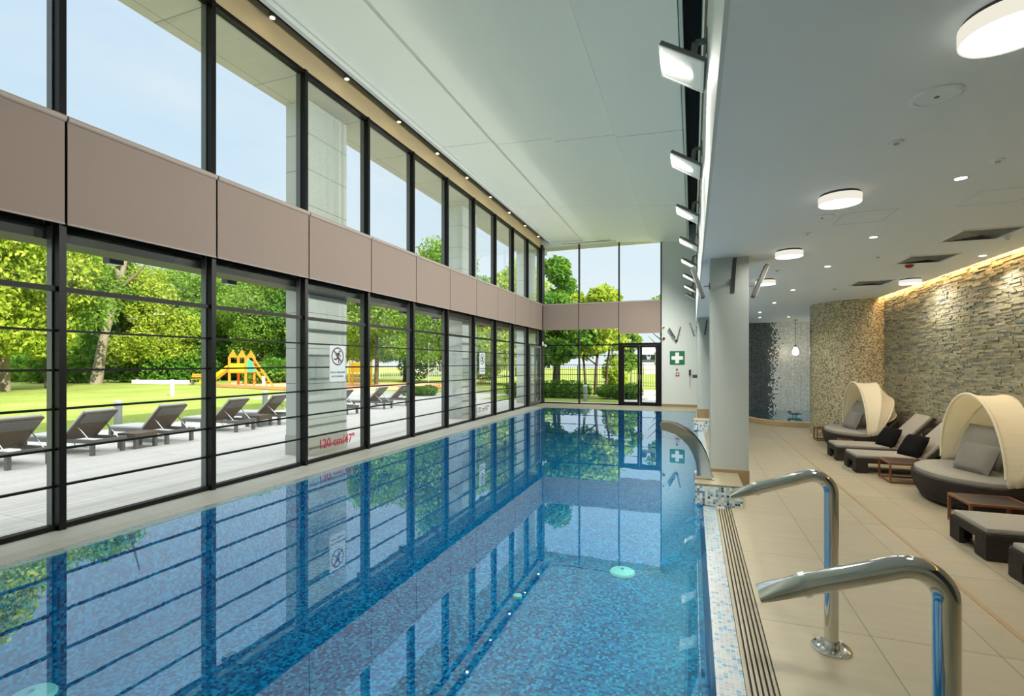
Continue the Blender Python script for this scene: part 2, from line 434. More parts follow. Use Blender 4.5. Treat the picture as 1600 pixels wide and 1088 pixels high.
# end glazing
XE = [XF, -4.2, -2.65, -1.1]
en = ['left','middle','right']
for i in range(3):
    x0, x1 = XE[i], XE[i+1]
    t = empty('window_%d' % (20+i)); struct(t, '%s glazed bay of the far end wall' % en[i], 'window')
    for xx in ([x0, x1] if i == 0 else [x1]):
        MB().box(xx-.022, xx+.022, YE-.07, YE+.08, 0, 6.3).build('mullion', M['frame'], t)
    a, c = x0+.022, x1-.022; y = YE
    lo = 0 if i < 2 else 2.38
    MB().box(a, c, y+.018, y+.03, lo+.04, ZB0-.02).build('lower_pane', M['glass'], t)
    MB().box(a, c, y+.018, y+.03, ZB1+.02, 6.3).build('upper_pane', M['glass'], t)
    if i < 2:
        MB().box(a, c, y-.03, y+.06, 0, .04).build('sill_rail', M['frame'], t)
        for z in TZ: MB().box(a, c, y-.02, y+.015, z-.010, z+.010).build('transom', M['frame'], t)
    MB().box(a, c, y-.03, y+.017, TT-.022, TT+.022).build('transom', M['frame'], t)
    MB().box(a, c, y+.035, y+.075, 2.95, ZB1+.02).build('spandrel_panel', M['frame'], t)
    bl = thing('roller_blind', 'taupe roller blind on the %s bay of the far end wall' % en[i], 'blind', (x0, y-.12, 0), 0, 'roller blinds on the end wall')
    z0 = ZB0 if i < 2 else 2.74
    MB().box(.012, x1-x0-.012, 0, .012, z0, ZB1-.03).build('fabric', M['blind'], bl)
    MB().tube([(.008,0,ZB1-.02),(x1-x0-.008,0,ZB1-.02)], .032, 12).build('roller_tube', M['blindbar'], bl, smooth=True)
    MB().box(.012, x1-x0-.012, -.008, .02, z0-.012, z0).build('bottom_bar', M['blindbar'], bl)
# double door in the right end bay
d = empty('door_1', (0,0,0)); struct(d, 'dark framed double glass door in the far end wall', 'door')
y = YE
m = MB()
m.box(-2.627, -2.54, y-.06, y+.06, 0, 2.38); m.box(-1.21, -1.123, y-.06, y+.06, 0, 2.38); m.box(-2.54,-1.21,y-.06,y+.06,2.29,2.38); m.box(-2.54,-1.21,y-.06,y+.06,0,.02)
m.build('door_frame', M['frame'], d)
for x0, x1 in ((-2.535, -1.88), (-1.87, -1.215)):
    l = MB(); l.box(x0, x0+.08, y-.03, y+.03, .02, 2.285); l.box(x1-.08, x1, y-.03, y+.03, .02, 2.285); l.box(x0+.08, x1-.08, y-.03, y+.03, 2.2, 2.285); l.box(x0+.08, x1-.08, y-.03, y+.03, .02, .13)
    lo = l.build('door_leaf', M['frame'], d)
    MB().box(x0+.08, x1-.08, y-.005, y+.005, .13, 2.2).build('pane', M['glass'], lo)
    for z in (.42, 1.535, 1.915): MB().box(x0+.08, x1-.08, y-.012, y+.012, z-.008, z+.008).build('glazing_bar', M['frame'], lo)
    hx = x1-.03 if x0 < -2.2 else x0+.03
    MB().tube([(hx,y-.035,.98),(hx,y-.08,.98),(hx,y-.08,1.18),(hx,y-.035,1.18)], .010, 8).build('handle', M['bsteel'], lo, smooth=True)
# exit door in the last facade bay
d = empty('door_2', (0,0,0)); struct(d, 'glass exit door in the last bay of the left facade beside the corner', 'door')
m = MB(); x = XF+.05
for a, c in ((17.47, 17.54), (18.87, 18.94)): m.box(x, x+.05, a, c, .05, 2.28)
m.box(x, x+.05, 17.54, 18.87, 2.2, 2.28); m.box(x, x+.05, 17.54, 18.87, .05, .15); m.box(x, x+.05, 18.17, 18.24, .15, 2.2)
m.build('door_frame', M['framel'], d)
MB().tube([(x+.05,17.6,1.0),(x+.13,17.64,1.0),(x+.13,18.8,1.02),(x+.05,18.84,1.02)], .018, 8).build('push_bar', M['bsteel'], d, smooth=True)
# corner post
struct(MB().box(XF-.1, XF+.1, 19.06, YE+.1, 0, 6.35).build('trim_corner', M['frame']), 'black corner post where facade meets end wall', 'post')
c_ = thing('security_camera', 'small white camera on the black corner post', 'camera', (XF+.1, 19.1, 2.36))
MB().box(0, .03, -.05, .05, -.06, .1).build('mount', M['pale'], c_)
MB().tube([(.03,0,-.02),(.16,-.05,-.06)], .045, 12).build('body', M['pale'], c_, smooth=True)

# ------------------------------------------------------------------ walls and shells
b = MB()
b.box(-1.1, .9, YE-.05, YE+.15, 0, 7)
b.box(XF-.1, -1.1, YE-.05, YE+.15, 6.3, 7)
struct(b.build('wall_back', M['white']), 'white end wall beside the glass door', 'wall')
struct(MB().box(-1.08, .9, YE-.065, YE-.05, 0, .09).build('baseboard_back', M['base']), 'tan skirting at the foot of the white end wall', 'skirting')
struct(MB().box(XF-.1, 6, -2.2, -2.0, 0, 7).build('wall_front', M['white']), 'white wall behind the camera', 'wall')
# stone wall: real ledge stones in front of a backing
t = empty('wall_right'); struct(t, 'right wall of stacked grey and olive ledge stones', 'wall')
MB().box(3.66, 3.9, -2.0, 13.2, 0, 3.3).build('backing', M['dgrey'], t)
st = MB(); z = 0.0; R = random.Random(3)
while z < ZL+.06:
    h = R.choice((.018,.023,.027,.034)); yy = 1.2 - R.random()*.3
    while yy < 12.1:
        L = R.uniform(.06,.24); d0 = R.uniform(0,.022)
        st.box(3.625-d0, 3.665, yy, yy+L-.003, z, z+h-.002); yy += L
    z += h
st.build('ledge_stones', M['stone'], t)
b = MB().box(3.9, 5.6, -2.2, YE, 0, 7); 
struct(b.build('wall_outer_right', M['white']), 'solid building mass behind the stone wall', 'wall')
# round mosaic wall
t = MB().lathe([(1.05,0),(1.05,3.2)], 96).build('wall_round', M['cylmos'], smooth=True); t.location = (3.58, 12.95, 0)
struct(t, 'round wall clad in beige and brown glass mosaic', 'wall')
# alcove wall with dark to pale mosaic and a curved left corner
pts = [(1.05, 15.6)] + [(1.05 + .9*(1-math.cos(a)), 17.1 + .9*math.sin(a)) for a in [i*PI/2/16 for i in range(17)]] + [(3.9, 18.0)]
b = MB(); b.grid([[(x, y, 0.0), (x, y, 3.2)] for x, y in pts]); b.grid([[(x+(-.12 if y < 17.9 else 0), y+.14, 0.0), (x+(-.12 if y < 17.9 else 0), y+.14, 3.2)] for x, y in pts])
struct(b.build('wall_alcove', M['alcmos'], smooth=True), 'curved alcove wall with dark mosaic dissolving into white', 'wall')
# plunge pool kerb
def plunge_outline(n=24):
    o = [(1.2, 17.0), (1.2, 16.3)]
    for i in range(n+1):
        a = PI + i*(PI/2)/n
        o.append((2.5 + 1.3*math.cos(a), 16.1 + 2.0*math.sin(a)))
    o += [(2.9, 14.08), (3.75, 14.2)]
    return o
ol = plunge_outline()
b = MB(); rows = []
for i, (x, y) in enumerate(ol):
    a_ = ol[max(i-1,0)]; c_ = ol[min(i+1,len(ol)-1)]; dx, dy = c_[0]-a_[0], c_[1]-a_[1]; L = math.hypot(dx, dy); nx, ny = -dy/L, dx/L
    rows.append([(x,y,0),(x,y,.12),(x+nx*.16,y+ny*.16,.12),(x+nx*.16,y+ny*.16,0)])
b.grid(rows)
struct(b.build('trim_plunge_kerb', plain('kerb_tile', S(196,170,128), .5, nscale=5)), 'low tan kerb curving round the plunge pool', 'kerb')
wp = [(r[2][0], r[2][1]) for r in rows] + [(3.75, 17.9), (1.9, 17.9), (1.4, 17.5)]
b = MB(); b.prism(wp, .02, .105, 'z')
tag(b.build('plunge_water', M['plungewater']), 'dark still water in the alcove plunge pool', 'water')
struct(MB().prism(wp, 0.0, .015, 'z').build('trim_plunge_floor', M['alcmos']), 'mosaic floor under the plunge pool water', 'pool')
t = thing('underwater_light', 'blue light strip low in the left corner of the alcove', 'light', (1.30, 16.55, .12))
MB().box(-.03,.03,-.3,.3,0,.05).build('strip', emit('blue_strip', (.12,.5,1), 2.2), t)
t = thing('water_bowl', 'low steel mushroom fountain rising from the plunge pool', 'fountain', (2.72, 15.9, .10))
MB().lathe([(.06,0),(.06,.05)], 24).build('stem', M['bsteel'], t, smooth=True)
MB().lathe([(.05,.045),(.15,.06),(.19,.10),(.19,.125),(.16,.155),(.02,.165)], 32).build('cap', M['steel'], t, smooth=True)

# ------------------------------------------------------------------ low ceiling, bulkhead
b = MB(); b.box(.35, 3.52, -2, 13.0, ZL, ZL+.1); b.box(.35, 5.4, 13.0, YE, ZL, ZL+.1); b.box(.13,.35,-2,YE,ZL+.0,ZL+.1)
b.box(3.52,3.9,12.3,13.0,ZL,ZL+.1)
struct(b.build('ceiling_low', M['low_ceil']), 'low grey plaster ceiling over the lounge side', 'ceiling')
struct(MB().box(3.52, 3.66, -2, 12.3, ZL+.1, ZL+.14).build('trim_slot', M['low_ceil']), 'recessed lighting slot above the stone wall', 'trim')
t = thing('cove_light', 'warm linear light hidden in the slot above the stone wall', 'light', (3.56, 1.5, ZL+.098))
MB().box(-.015, .015, 0, 10.6, -.018, 0).build('strip', M['warm'], t)
struct(MB().box(.11, .35, -2, YE, ZL+.0005, 4.35).build('wall_bulkhead', M['white']), 'white bulkhead face above the lounge edge carrying floodlights', 'wall')
struct(MB().box(.115, .35, -2, YE, 4.35, 5.15).build('trim_timber', M['timber']), 'dark brown timber strip above the white bulkhead', 'trim')
struct(MB().box(.12, .5, -2, YE, 5.15, 6.5).build('wall_upper_right', M['low_ceil']), 'grey upper wall above the timber strip', 'wall')
# main ceiling: four sawtooth strips of panels
b = MB(); xs = [-5.32, -4.02, -2.73, -1.45, -.17]; zl = [6.50, 6.37, 6.24, 6.13]; ys = [-2, 0.1, 5.1, 10.05, 14.7, YE-.02]
for i in range(4):
    for j in range(5):
        x0, x1 = xs[i]+.011, xs[i+1]-.011; y0, y1 = ys[j]+.011, ys[j+1]-.011
        z0, z1 = zl[i], zl[i]-.055
        vs = [(x0,y0,z0),(x1,y0,z1),(x1,y1,z1),(x0,y1,z0)]
        b.add(vs + [(p[0],p[1],p[2]+.08) for p in vs], [(0,1,2,3),(7,6,5,4),(0,4,5,1),(1,5,6,2),(2,6,7,3),(3,7,4,0)])
struct(b.build('ceiling', M['panel']), 'tall main ceiling of pale overlapping panels over the pool', 'ceiling')
struct(MB().box(XF-.1, .5, -2, YE, 6.68, 6.8).build('ceiling_void', M['groove']), 'dark void above the ceiling panel joints', 'ceiling')
# left cove: beige strip above the glass and a pale ceiling edge lip
struct(MB().box(XF-.1, XF+.02, -2, YE, ZT, 6.68).build('trim_cove_wall', plain('cove_beige', S(196,178,140), .5)), 'beige strip above the tall facade glass', 'trim')
b = MB(); b.box(-5.40, -5.325, -2, YE-.02, 6.42, 6.56); b.box(-5.40,-5.38,-2,YE-.02,6.56,6.6)
struct(b.build('trim_cove_lip', M['white']), 'white lip along the left edge of the main ceiling', 'trim')
struct(MB().box(-.165, -.12, -2, YE, 5.98, 6.3).build('trim_right_lip', M['white']), 'white lip along the right edge of the main ceiling', 'trim')
# cove downlights, one per bay
cd = thing('cove_spotlight', 'small warm spotlight in the facade cove', 'spotlight', (0,0,0), 0, 'spotlights along the facade cove')
MB().lathe([(.045,0),(.045,.09)], 16).build('housing', M['grey'], cd, smooth=True)
MB().lathe([(.034,-.004),(.034,.0)], 16).build('lamp', M['covespot'], cd)
for k in range(3, 13):
    y = YM[k]+.8; lab = 'small warm spotlight in the cove above the %s facade bay from the camera' % ords[k]
    if k == 3: cd.location = (-5.55, y, 6.46); cd['label'] = lab
    else: dup(cd, (-5.55, y, 6.46), 0, lab)
sv = thing('air_slot_diffuser', 'dark linear air slot in the ceiling above the end glazing', 'vent', (-4.8, 18.8, 6.25))
MB().box(0, 1.9, 0, .10, 0, .03).build('slot_frame', M['pale'], sv); MB().box(.02, 1.88, .02, .08, -.004, 0).build('slot', M['slot'], sv)
# room columns, with shade put into their white paint
def column(name, label, x0, x1, y0, y1):
    t = empty(name); struct(t, label, 'column')
    MB().box(x0, x1, y0, y1, .28, ZL).build('shaft', M['colshade'], t)
    MB().box(x0-.008, x1+.008, y0-.008, y1+.008, 0, .28).build('base_cladding', M['base'], t)
column('column', 'near white square column painted in shaded grey beside the pool spout', .215, .65, 6.72, 7.25)
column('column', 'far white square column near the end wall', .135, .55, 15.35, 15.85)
# plinths
def plinth(label, y0, y1, x1=.52):
    t = thing('mosaic_plinth', label, 'plinth', (0, y0, 0))
    MB().box(.03, x1, 0, y1-y0, 0, .225).build('mosaic_sides', M['plmos'], t)
    MB().box(.025, x1+.005, -.005, y1-y0, .225, .24).build('top_slab', M['grate'], t)
plinth('near mosaic sided plinth carrying the steel waterfall spout', 6.0, 6.71)
plinth('far mosaic sided plinth at the pool edge before the far column', 12.6, 13.2)
# waterfall spout
t = thing('waterfall_spout', 'curved polished steel waterfall spout arching over the pool', 'spout', (0, 6.2, .24))
outer = [(.215,0),(.21,.08),(.19,.19),(.155,.29),(.10,.40),(.03,.49),(-.07,.575),(-.18,.63),(-.28,.655),(-.36,.655)]
inner = [(.045,0),(.05,.10),(.035,.20),(.0,.30),(-.05,.39),(-.12,.465),(-.20,.52),(-.29,.55),(-.36,.56)]
poly = outer + inner[::-1]
MB().prism(poly, 0, .02, 'y').build('near_side_plate', M['steel'], t)
MB().prism(poly, .26, .28, 'y').build('far_side_plate', M['steel'], t)
inn = [(x+.02, z+.0) for x, z in inner]; out2 = [(x-.03 if z < .5 else x, z-.035) for x, z in outer]; out2[0] = (.185, 0)
b = MB(); b.grid([[(x, .02, max(0,z)), (x, .26, max(0,z))] for x, z in out2]); b.grid([[(x-.014, .02, max(0,z)), (x-.014, .26, max(0,z-.012))] for x, z in out2])
b.build('back_sheet', M['bsteel'], t, smooth=True)
b = MB(); b.grid([[(x, .0, z), (x, .28, z)] for x, z in inner]); b.grid([[(x+.012, .0, z), (x+.012, .28, z)] for x, z in inner]); b.build('inner_sheet', M['bsteel'], t, smooth=True)
MB().box(.02, .24, -.02, .30, 0, .012).build('foot_plate', M['steel'], t, bevel=.003)
MB().lathe([(.012,0),(.012,.014)], 10, (.225,-.008,.012)).build('bolt', M['pale'], t)
# water cannons
def cannon(label, x, y):
    t = thing('water_cannon', label, 'water jet', (x, y, 0), 0, 'steel water cannons on the deck')
    r = .0355; H = 1.0; pts = [(0,0,0),(0,0,.3),(0,0,.7),(0,0,.872)]
    # bend from +z to the downward sloping arm along -x
    sl = math.radians(20); dirx = (-math.cos(sl), -math.sin(sl)); Rb = .092; n = 14
    tot = PI/2 + sl
    c = (-Rb, .872)
    for i in range(1, n+1):
        a = tot*i/n; pts.append((c[0]+Rb*math.cos(a), 0, c[1]+Rb*math.sin(a)))
    e = pts[-1]
    for L in (.08, .2, .27): pts.append((e[0]+dirx[0]*L, 0, e[2]+dirx[1]*L))
    MB().tube(pts, r, 28).build('pipe', M['steel'], t, smooth=True)
    e = pts[-1]
    # nozzle: round to flat wide mouth
    rows = []; N = 28
    for f in (0, .12, .3, .5, .75, 1.0):
        L = .15*f; cx, cz = e[0]+dirx[0]*L, e[2]+dirx[1]*L
        up = (math.sin(sl)*-1, math.cos(sl))
        hw = .0365 + .024*f; hh = .0365*(1-f) + .009*f; pw = 1-.75*min(1,f*1.3)
        ring = []
        for k in range(N+1):
            a = 2*PI*k/N; ca, sa = math.cos(a), math.sin(a)
            yy = hw*math.copysign(abs(ca)**pw, ca); vv = hh*math.copysign(abs(sa)**pw, sa)
            ring.append((cx+up[0]*vv, yy, cz+up[1]*vv))
        rows.append(ring)
    b = MB(); b.grid(rows); b.build('nozzle', M['steel'], t, smooth=True, weld=True)
    MB().tube([(e[0]+dirx[0]*-.006,0,e[2]-dirx[1]*.006*1),(e[0]+dirx[0]*.012,0,e[2]+dirx[1]*.012)], .0400, 28).build('collar', M['bsteel'], t, smooth=True)
    fl = MB().lathe([(.10,0),(.10,.010),(.094,.014),(.04,.014)], 40).build('base_flange', M['steel'], t, smooth=True)
    MB().lathe([(.042,.014),(.042,.05),(.038,.055)], 28).build('base_sleeve', M['bsteel'], t, smooth=True)
    for k in range(4):
        a = PI/4 + k*PI/2
        MB().lathe([(.011,.014),(.011,.024),(.006,.029)], 10, (.074*math.cos(a), .074*math.sin(a), 0)).build('bolt_cap', M['pale'], fl, smooth=True)
cannon('nearest steel water cannon with its base below the picture', .73, 1.88)
cannon('second steel water cannon with round bolted base flange', .73, 3.22)

# pool floor inlets
def inlet(label, x, y, r):
    t = thing('pool_inlet', label, 'pool inlet', (x, y, ZP), 0, 'round fittings on the pool floor')
    MB().lathe([(r,0),(r,.012),(r*.9,.03),(r*.3,.045),(.001,.046)], 40).build('dish', M['drain'], t, smooth=True)
    MB().lathe([(r*.13,.046),(r*.13,.058),(.001,.06)], 16).build('hub', M['bsteel'], t, smooth=True)
inlet('large pale round inlet dish on the pool floor near the centre', -.80, 6.12, .155)
inlet('small round floor fitting left of the large inlet dish', -1.79, 5.09, .05)
inlet('pale round inlet dish at the bottom left corner of the pool view', -4.73, 2.30, .15)

# ------------------------------------------------------------------ floodlights
def flood_parts(t, rot, off=(0,0,0), arm=None, w=.39, l=.45):
    """housing local: plate in xy, lens on -z; rot = Euler matrix; off = plate centre"""
    Mx = Matrix.Translation(off) @ rot
    def tr(m): m.v = [tuple(Mx @ Vector(v)) for v in m.v]; return m
    tr(MB().box(-w/2, w/2, -l/2, l/2, 0, .035)).build('housing', M['grey'], t, bevel=.004)
    m = MB(); e = .022
    m.box(-w/2, w/2, -l/2, -l/2+e, -.008, 0); m.box(-w/2, w/2, l/2-e, l/2, -.008, 0); m.box(-w/2, -w/2+e, -l/2+e, l/2-e, -.008, 0); m.box(w/2-e, w/2, -l/2+e, l/2-e, -.008, 0)
    tr(m).build('bezel', M['pale'], t)
    tr(MB().box(-w/2+e, w/2-e, -l/2+e, l/2-e, -.004, -.001)).build('lens', M['lens'], t)
    fins = MB()
    for k in range(7): fins.box(-w/2+.06, w/2-.06, -l/2+.06+k*.05, -l/2+.068+k*.05, .035, .055)
    tr(fins).build('cooling_fins', M['dgrey'], t)
    if arm:
        p0 = Mx @ Vector((.06, 0, .05)); m = MB(); m.bar(p0, arm[0], .05, .025); m.bar(arm[0], arm[1], .05, .025)
        m.build('bracket', M['grey'], t)
def lamp(name, kind, parent, loc, energy, col=(1,1,1), size=.05, rot=(0,0,0), spot=2.6, blend=.6):
    l = bpy.data.lights.new(name, kind); l.energy = energy; l.color = col
    if kind == 'AREA': l.size = size
    else: l.shadow_soft_size = size
    if kind == 'SPOT': l.spot_size = spot; l.spot_blend = blend
    o = bpy.data.objects.new(name, l); COL.objects.link(o); o.location = loc; o.rotation_euler = rot
    if parent is not None: o.parent = parent
    return o
FLOOD_E = 290
fo = None
fl_ords = ['nearest','second','third','fourth','fifth','sixth','seventh','farthest']
for k in range(8):
    y = 4.24 + 2.1*k; lab = 'square white faced floodlight on the bulkhead edge, %s of the row' % fl_ords[k]
    if fo is None:
        fo = thing('floodlight', lab, 'floodlight', (.11, y, 3.98), 0, 'floodlights along the white bulkhead')
        flood_parts(fo, Matrix.Rotation(math.radians(32), 4, 'Y'), (-.19, 0, 0), [(-.09,0,.19),(0,0,.19)])
        MB().box(-.012, .004, -.06, .06, .12, .26).build('wall_plate', M['grey'], fo)
        for u_ in (-.15, -.075, 0, .075, .15):
            lamp('flood_added_fill', 'SPOT', fo, (-.195 + u_*math.cos(.558), .02*math.sin(u_*90), -.02 - u_*math.sin(.558)), FLOOD_E/5, (1,.975,.89), 0.0, (0, math.radians(50), 0), PI, .7)  # added fill light for the hall; the floodlights themselves look switched off
    else:
        f_ = dup(fo, (.11, y, 3.98), 0, lab)
        if k == 7:
            for ch in list(f_.children):
                if ch.type == 'LIGHT': bpy.data.objects.remove(ch)
# thin floodlights on the columns and the end wall (seen edge on)
def wall_flood(label, loc, rz, tilt, w=.14, l=.42, plate=False):
    t = thing('column_floodlight', label, 'floodlight', loc, rz, 'slim floodlights on columns and end wall')
    # local: wall at y = 0, lamp in front at -y
    rot = Matrix.Rotation(math.radians(tilt), 4, 'Y') @ Matrix.Rotation(math.radians(90), 4, 'Y')
    Mx = Matrix.Translation((0, -.14, 0)) @ rot
    if plate: Mx = Matrix.Translation((0, -.15, 0)) @ Matrix.Rotation(math.radians(tilt), 4, 'X') @ Matrix.Rotation(math.radians(90), 4, 'Z') @ Matrix.Rotation(math.radians(90), 4, 'Y') @ Matrix.Rotation(PI, 4, 'X')
    def tr(m): m.v = [tuple(Mx @ Vector(v)) for v in m.v]; return m
    tr(MB().box(-l/2, l/2, -w/2, w/2, -.022, .022)).build('housing', M['dgrey'], t, bevel=.003)
    tr(MB().box(-l/2+.012, l/2-.012, -w/2+.01, w/2-.01, .022, .027)).build('lens', M['lens_gold_light'] if 'gold' in label else M['lens'], t)
    m = MB(); m.bar((0,-.08,-.05), (0,0,-.05), .02); m.box(-.03,.03,-.012,0,-.09,-.01); m.build('bracket', M['grey'], t)
wall_flood('slim dark floodlight on the front face of the near column', (.465, 6.72, 2.66), 0, 4)
wall_flood('gold lit slim floodlight on the right face of the near column', (.65, 6.98, 2.64), PI/2, 22, .2, .42, True)
wall_flood('slim floodlight tilted out from the left face of the near column', (.215, 6.98, 2.66), -PI/2, 18, .2, .42, True)
wall_flood('slim floodlight on the front face of the far column', (.36, 15.35, 2.62), 0, 8)
wall_flood('slim floodlight on the left face of the far column', (.135, 15.6, 2.6), -PI/2, 18, .2, .42, True)
wall_flood('left arm of the V shaped floodlight pair on the end wall', (-.70, YE-.05, 2.72), 0, -30)
wall_flood('right arm of the V shaped floodlight pair on the end wall', (-.46, YE-.05, 2.72), 0, 14)
# end wall items
t = thing('first_aid_sign', 'green square sign with white cross on the end wall', 'sign', (-.53, YE-.05, 1.80))
MB().box(-.26, .26, -.012, 0, -.25, .25).build('panel', M['green'], t)
m = MB(); m.prism([(-.065,-.2),(.065,-.2),(.065,-.065),(.2,-.065),(.2,.065),(.065,.065),(.065,.2),(-.065,.2),(-.065,.065),(-.2,.065),(-.2,-.065),(-.065,-.065)], -.016, -.012, 'y'); m.build('cross', M['signwhite'], t)
t = thing('fire_alarm_switch', 'red square fire call point under the first aid sign', 'alarm button', (-.52, YE-.05, 1.20))
MB().box(-.06, .06, -.04, 0, -.06, .06).build('body', M['red'], t, bevel=.006); MB().box(-.03,.03,-.046,-.04,-.03,.03).build('button', M['pale'], t)
t = thing('alarm_box', 'small grey and red box between first aid sign and call point', 'alarm', (-.54, YE-.05, 1.37))  # small alarm box, not a switch
MB().box(-.035, .035, -.03, 0, -.035, .035).build('body', M['grey'], t, bevel=.004); MB().lathe([(.014,0),(.010,.01)],12,(0,0,0)).build('lens', M['red'], t).location=(0,-.03,0)
def sensor(label, x, z, r):
    t = thing('wall_sensor', label, 'sensor', (x, YE-.05, z), 0, 'dark round sensors on the end wall')
    o = MB().tube([(0,0,0),(0,-.05,0)], [r*.7, r*.7], 14).build('base', M['pale'], t, smooth=True)
    MB().tube([(0,-.05,0),(0,-.09,-.01)], [r, r*.8], 14).build('eye', M['maroon'], t, smooth=True)
sensor('dark round sensor on the end wall above the door corner', -1.0, 2.93, .03)
sensor('lower dark red round sensor beside the door top', -1.0, 2.52, .05)
sensor('dark red round sensor under the V shaped floodlights', -.56, 2.43, .05)
t = thing('wall_phone', 'black handset with dangling cord at the white wall edge', 'phone', (-.09, YE-.05, 1.27))
MB().box(-.035, .035, -.06, 0, -.10, .10).build('handset', M['signblack'], t, bevel=.01)
MB().tube([(0,-.03,-.1),(.02,-.03,-.25),(-.01,-.03,-.4),(.01,-.03,-.55)], .008, 6).build('cord', M['grey'], t)
t = thing('wall_socket_panel', 'small grey panel on the wall left of the far column', 'panel', (.09, YE-.05, 1.13))
MB().box(-.10, .10, -.015, 0, -.06, .06).build('plate', M['grey'], t); MB().box(-.08,.08,-.02,-.015,-.04,.04).build('cover', M['dgrey'], t)
# door sign
t = thing('door_sign', 'dark green sign with pale emblem hung on the right door pane', 'sign', (-1.55, YE-.015, 1.78))
MB().box(-.25, .25, -.012, 0, -.15, .15).build('panel', M['pale'], t)
MB().box(-.24, .24, -.014, -.012, -.055, .145).build('green_field', M['dgreen'], t)
MB().box(-.24, .24, -.014, -.012, -.145, -.06).build('text_strip', M['grey'], t)
m = MB(); m.prism([(-.07,-.035),(.07,-.035),(.055,-.01),(.09,.11),(.06,.13),(.03,.05),(0,.10),(-.03,.05),(-.06,.13),(-.09,.11),(-.055,-.01)], -.018, -.014, 'y'); m.build('emblem', M['signgrey'], t)

# ------------------------------------------------------------------ text helper, glass stickers
def text_mesh(body, size, mat, parent, name='lettering', off=(0,0,0), R=None, ext=.001, align='CENTER', bold=0, sx=1):
    cu = bpy.data.curves.new('txt', 'FONT'); cu.body = body; cu.size = size; cu.align_x = align; cu.align_y = 'CENTER'; cu.extrude = ext; cu.offset = bold
    o = bpy.data.objects.new('txt', cu); COL.objects.link(o)
    dg = bpy.context.evaluated_depsgraph_get(); me = bpy.data.meshes.new_from_object(o.evaluated_get(dg))
    bpy.data.objects.remove(o)
    Mx = Matrix.Translation(off) @ (R if R is not None else Matrix.Identity(4)) @ Matrix.Scale(sx, 4, (1,0,0))
    me.transform(Mx); me.materials.clear(); me.materials.append(mat)
    ob = bpy.data.objects.new(name, me); COL.objects.link(ob); ob.parent = parent; return ob
# facing +x (into the room): text x -> world +y ; text y -> z
RX = Matrix(((0,0,1,0),(1,0,0,0),(0,1,0,0),(0,0,0,1)))
def no_running(label, y, faint=False):
    t = thing('no_running_sign', label, 'sign', (XF+.024, y, 0), 0, 'no running signs on the glass')
    MB().box(-.006, 0, -.20, .20, 1.29, 1.905).build('panel', M['signgrey'], t, bevel=.002)
    m = MB(); n = 40; cz = 1.72; R0, R1 = .155, .133
    for k in range(n):
        a0, a1 = 2*PI*k/n, 2*PI*(k+1)/n
        m.add([(.002,R1*math.cos(a0),cz+R1*math.sin(a0)),(.002,R0*math.cos(a0),cz+R0*math.sin(a0)),(.002,R0*math.cos(a1),cz+R0*math.sin(a1)),(.002,R1*math.cos(a1),cz+R1*math.sin(a1))], [(0,1,2,3)])
    m.build('ring', M['maroon'], t)
    MB().bar((.0025,-.10,cz+.10),(.0025,.10,cz-.10), .022, .003, (1,0,0)).build('slash', M['maroon'], t)
    p = MB(); L = lambda a, c, w: p.bar((.0015,a[0],cz+a[1]),(.0015,c[0],cz+c[1]), w, .002, (1,0,0))
    p.tube([(.0005,.055,cz+.085),(.0025,.055,cz+.085)], .02, 14)
    L((.03,.06),(-.005,-.02),.042); L((-.005,-.02),(-.04,-.055),.026); L((-.04,-.055),(-.095,-.045),.022)
    L((0,-.02),(.03,-.06),.026); L((.03,-.06),(.022,-.115),.022); L((.03,.055),(-.03,.05),.018); L((-.03,.05),(-.045,.01),.016); L((.035,.045),(.06,.0),.016); L((.06,.0),(.085,.01),.014)
    p.build('running_figure', M['signblack'], t)
    text_mesh('ZAKAZ BIEGANIA', .048, M['signblack'], t, 'lettering', (.001,0,1.445), RX)
    text_mesh('NO RUNNING', .048, M['signblack'], t, 'lettering', (.001,0,1.375), RX)
no_running('no running sign on the glass before the nearest outside pillar', 6.98)
no_running('no running sign on the glass before the farther outside pillar', 13.22)
t = thing('depth_marking', 'red 120 cm depth lettering low on the glass at the nearest outside pillar', 'lettering', (XF-.015, 7.02, .255), 0, 'depth markings on the glass')
text_mesh('120 cm/47"', .215, M['redtext'], t, 'lettering', (0,0,0), RX, .001, bold=.004, sx=.93)
t = thing('depth_marking', 'faint 120 cm depth lettering low on the glass at the farther outside pillar', 'lettering', (XF-.015, 13.36, .255), 0, 'depth markings on the glass')
text_mesh('120 cm/47"', .215, M['maroon'], t, 'lettering', (0,0,0), RX, .001, sx=.93)

# ------------------------------------------------------------------ low ceiling fittings
def drum(label, x, y, r=.145):
    t = thing('ceiling_lamp', label, 'ceiling lamp', (x, y, ZL), 0, 'round drum ceiling lamps')
    MB().lathe([(r*.93,0),(r*.93,-.02)], 48).build('mount', M['dgrey'], t, smooth=True)
    MB().lathe([(.01,-.019),(r*.5,-.019),(r,-.019),(r,-.075),(r*.985,-.078),(r*.965,-.078),(r*.965,-.066)], 48, cap=False).build('rim', M['rimglow'], t, smooth=True)
    MB().lathe([(r*.964,-.072),(r*.964,-.066)], 48).build('diffuser', M['drum'], t)
drum('largest round drum ceiling lamp at the top right corner', 1.13, 2.40, .155)
drum('second round drum ceiling lamp, above the steel water cannons', 1.08, 4.51)
drum('third round drum ceiling lamp, right of the near column', 1.06, 6.55)
drum('round drum ceiling lamp beside the slim floodlight with painted gold light', 1.08, 8.72)
drum('round drum ceiling lamp close to the stone wall', 3.2, 9.42)
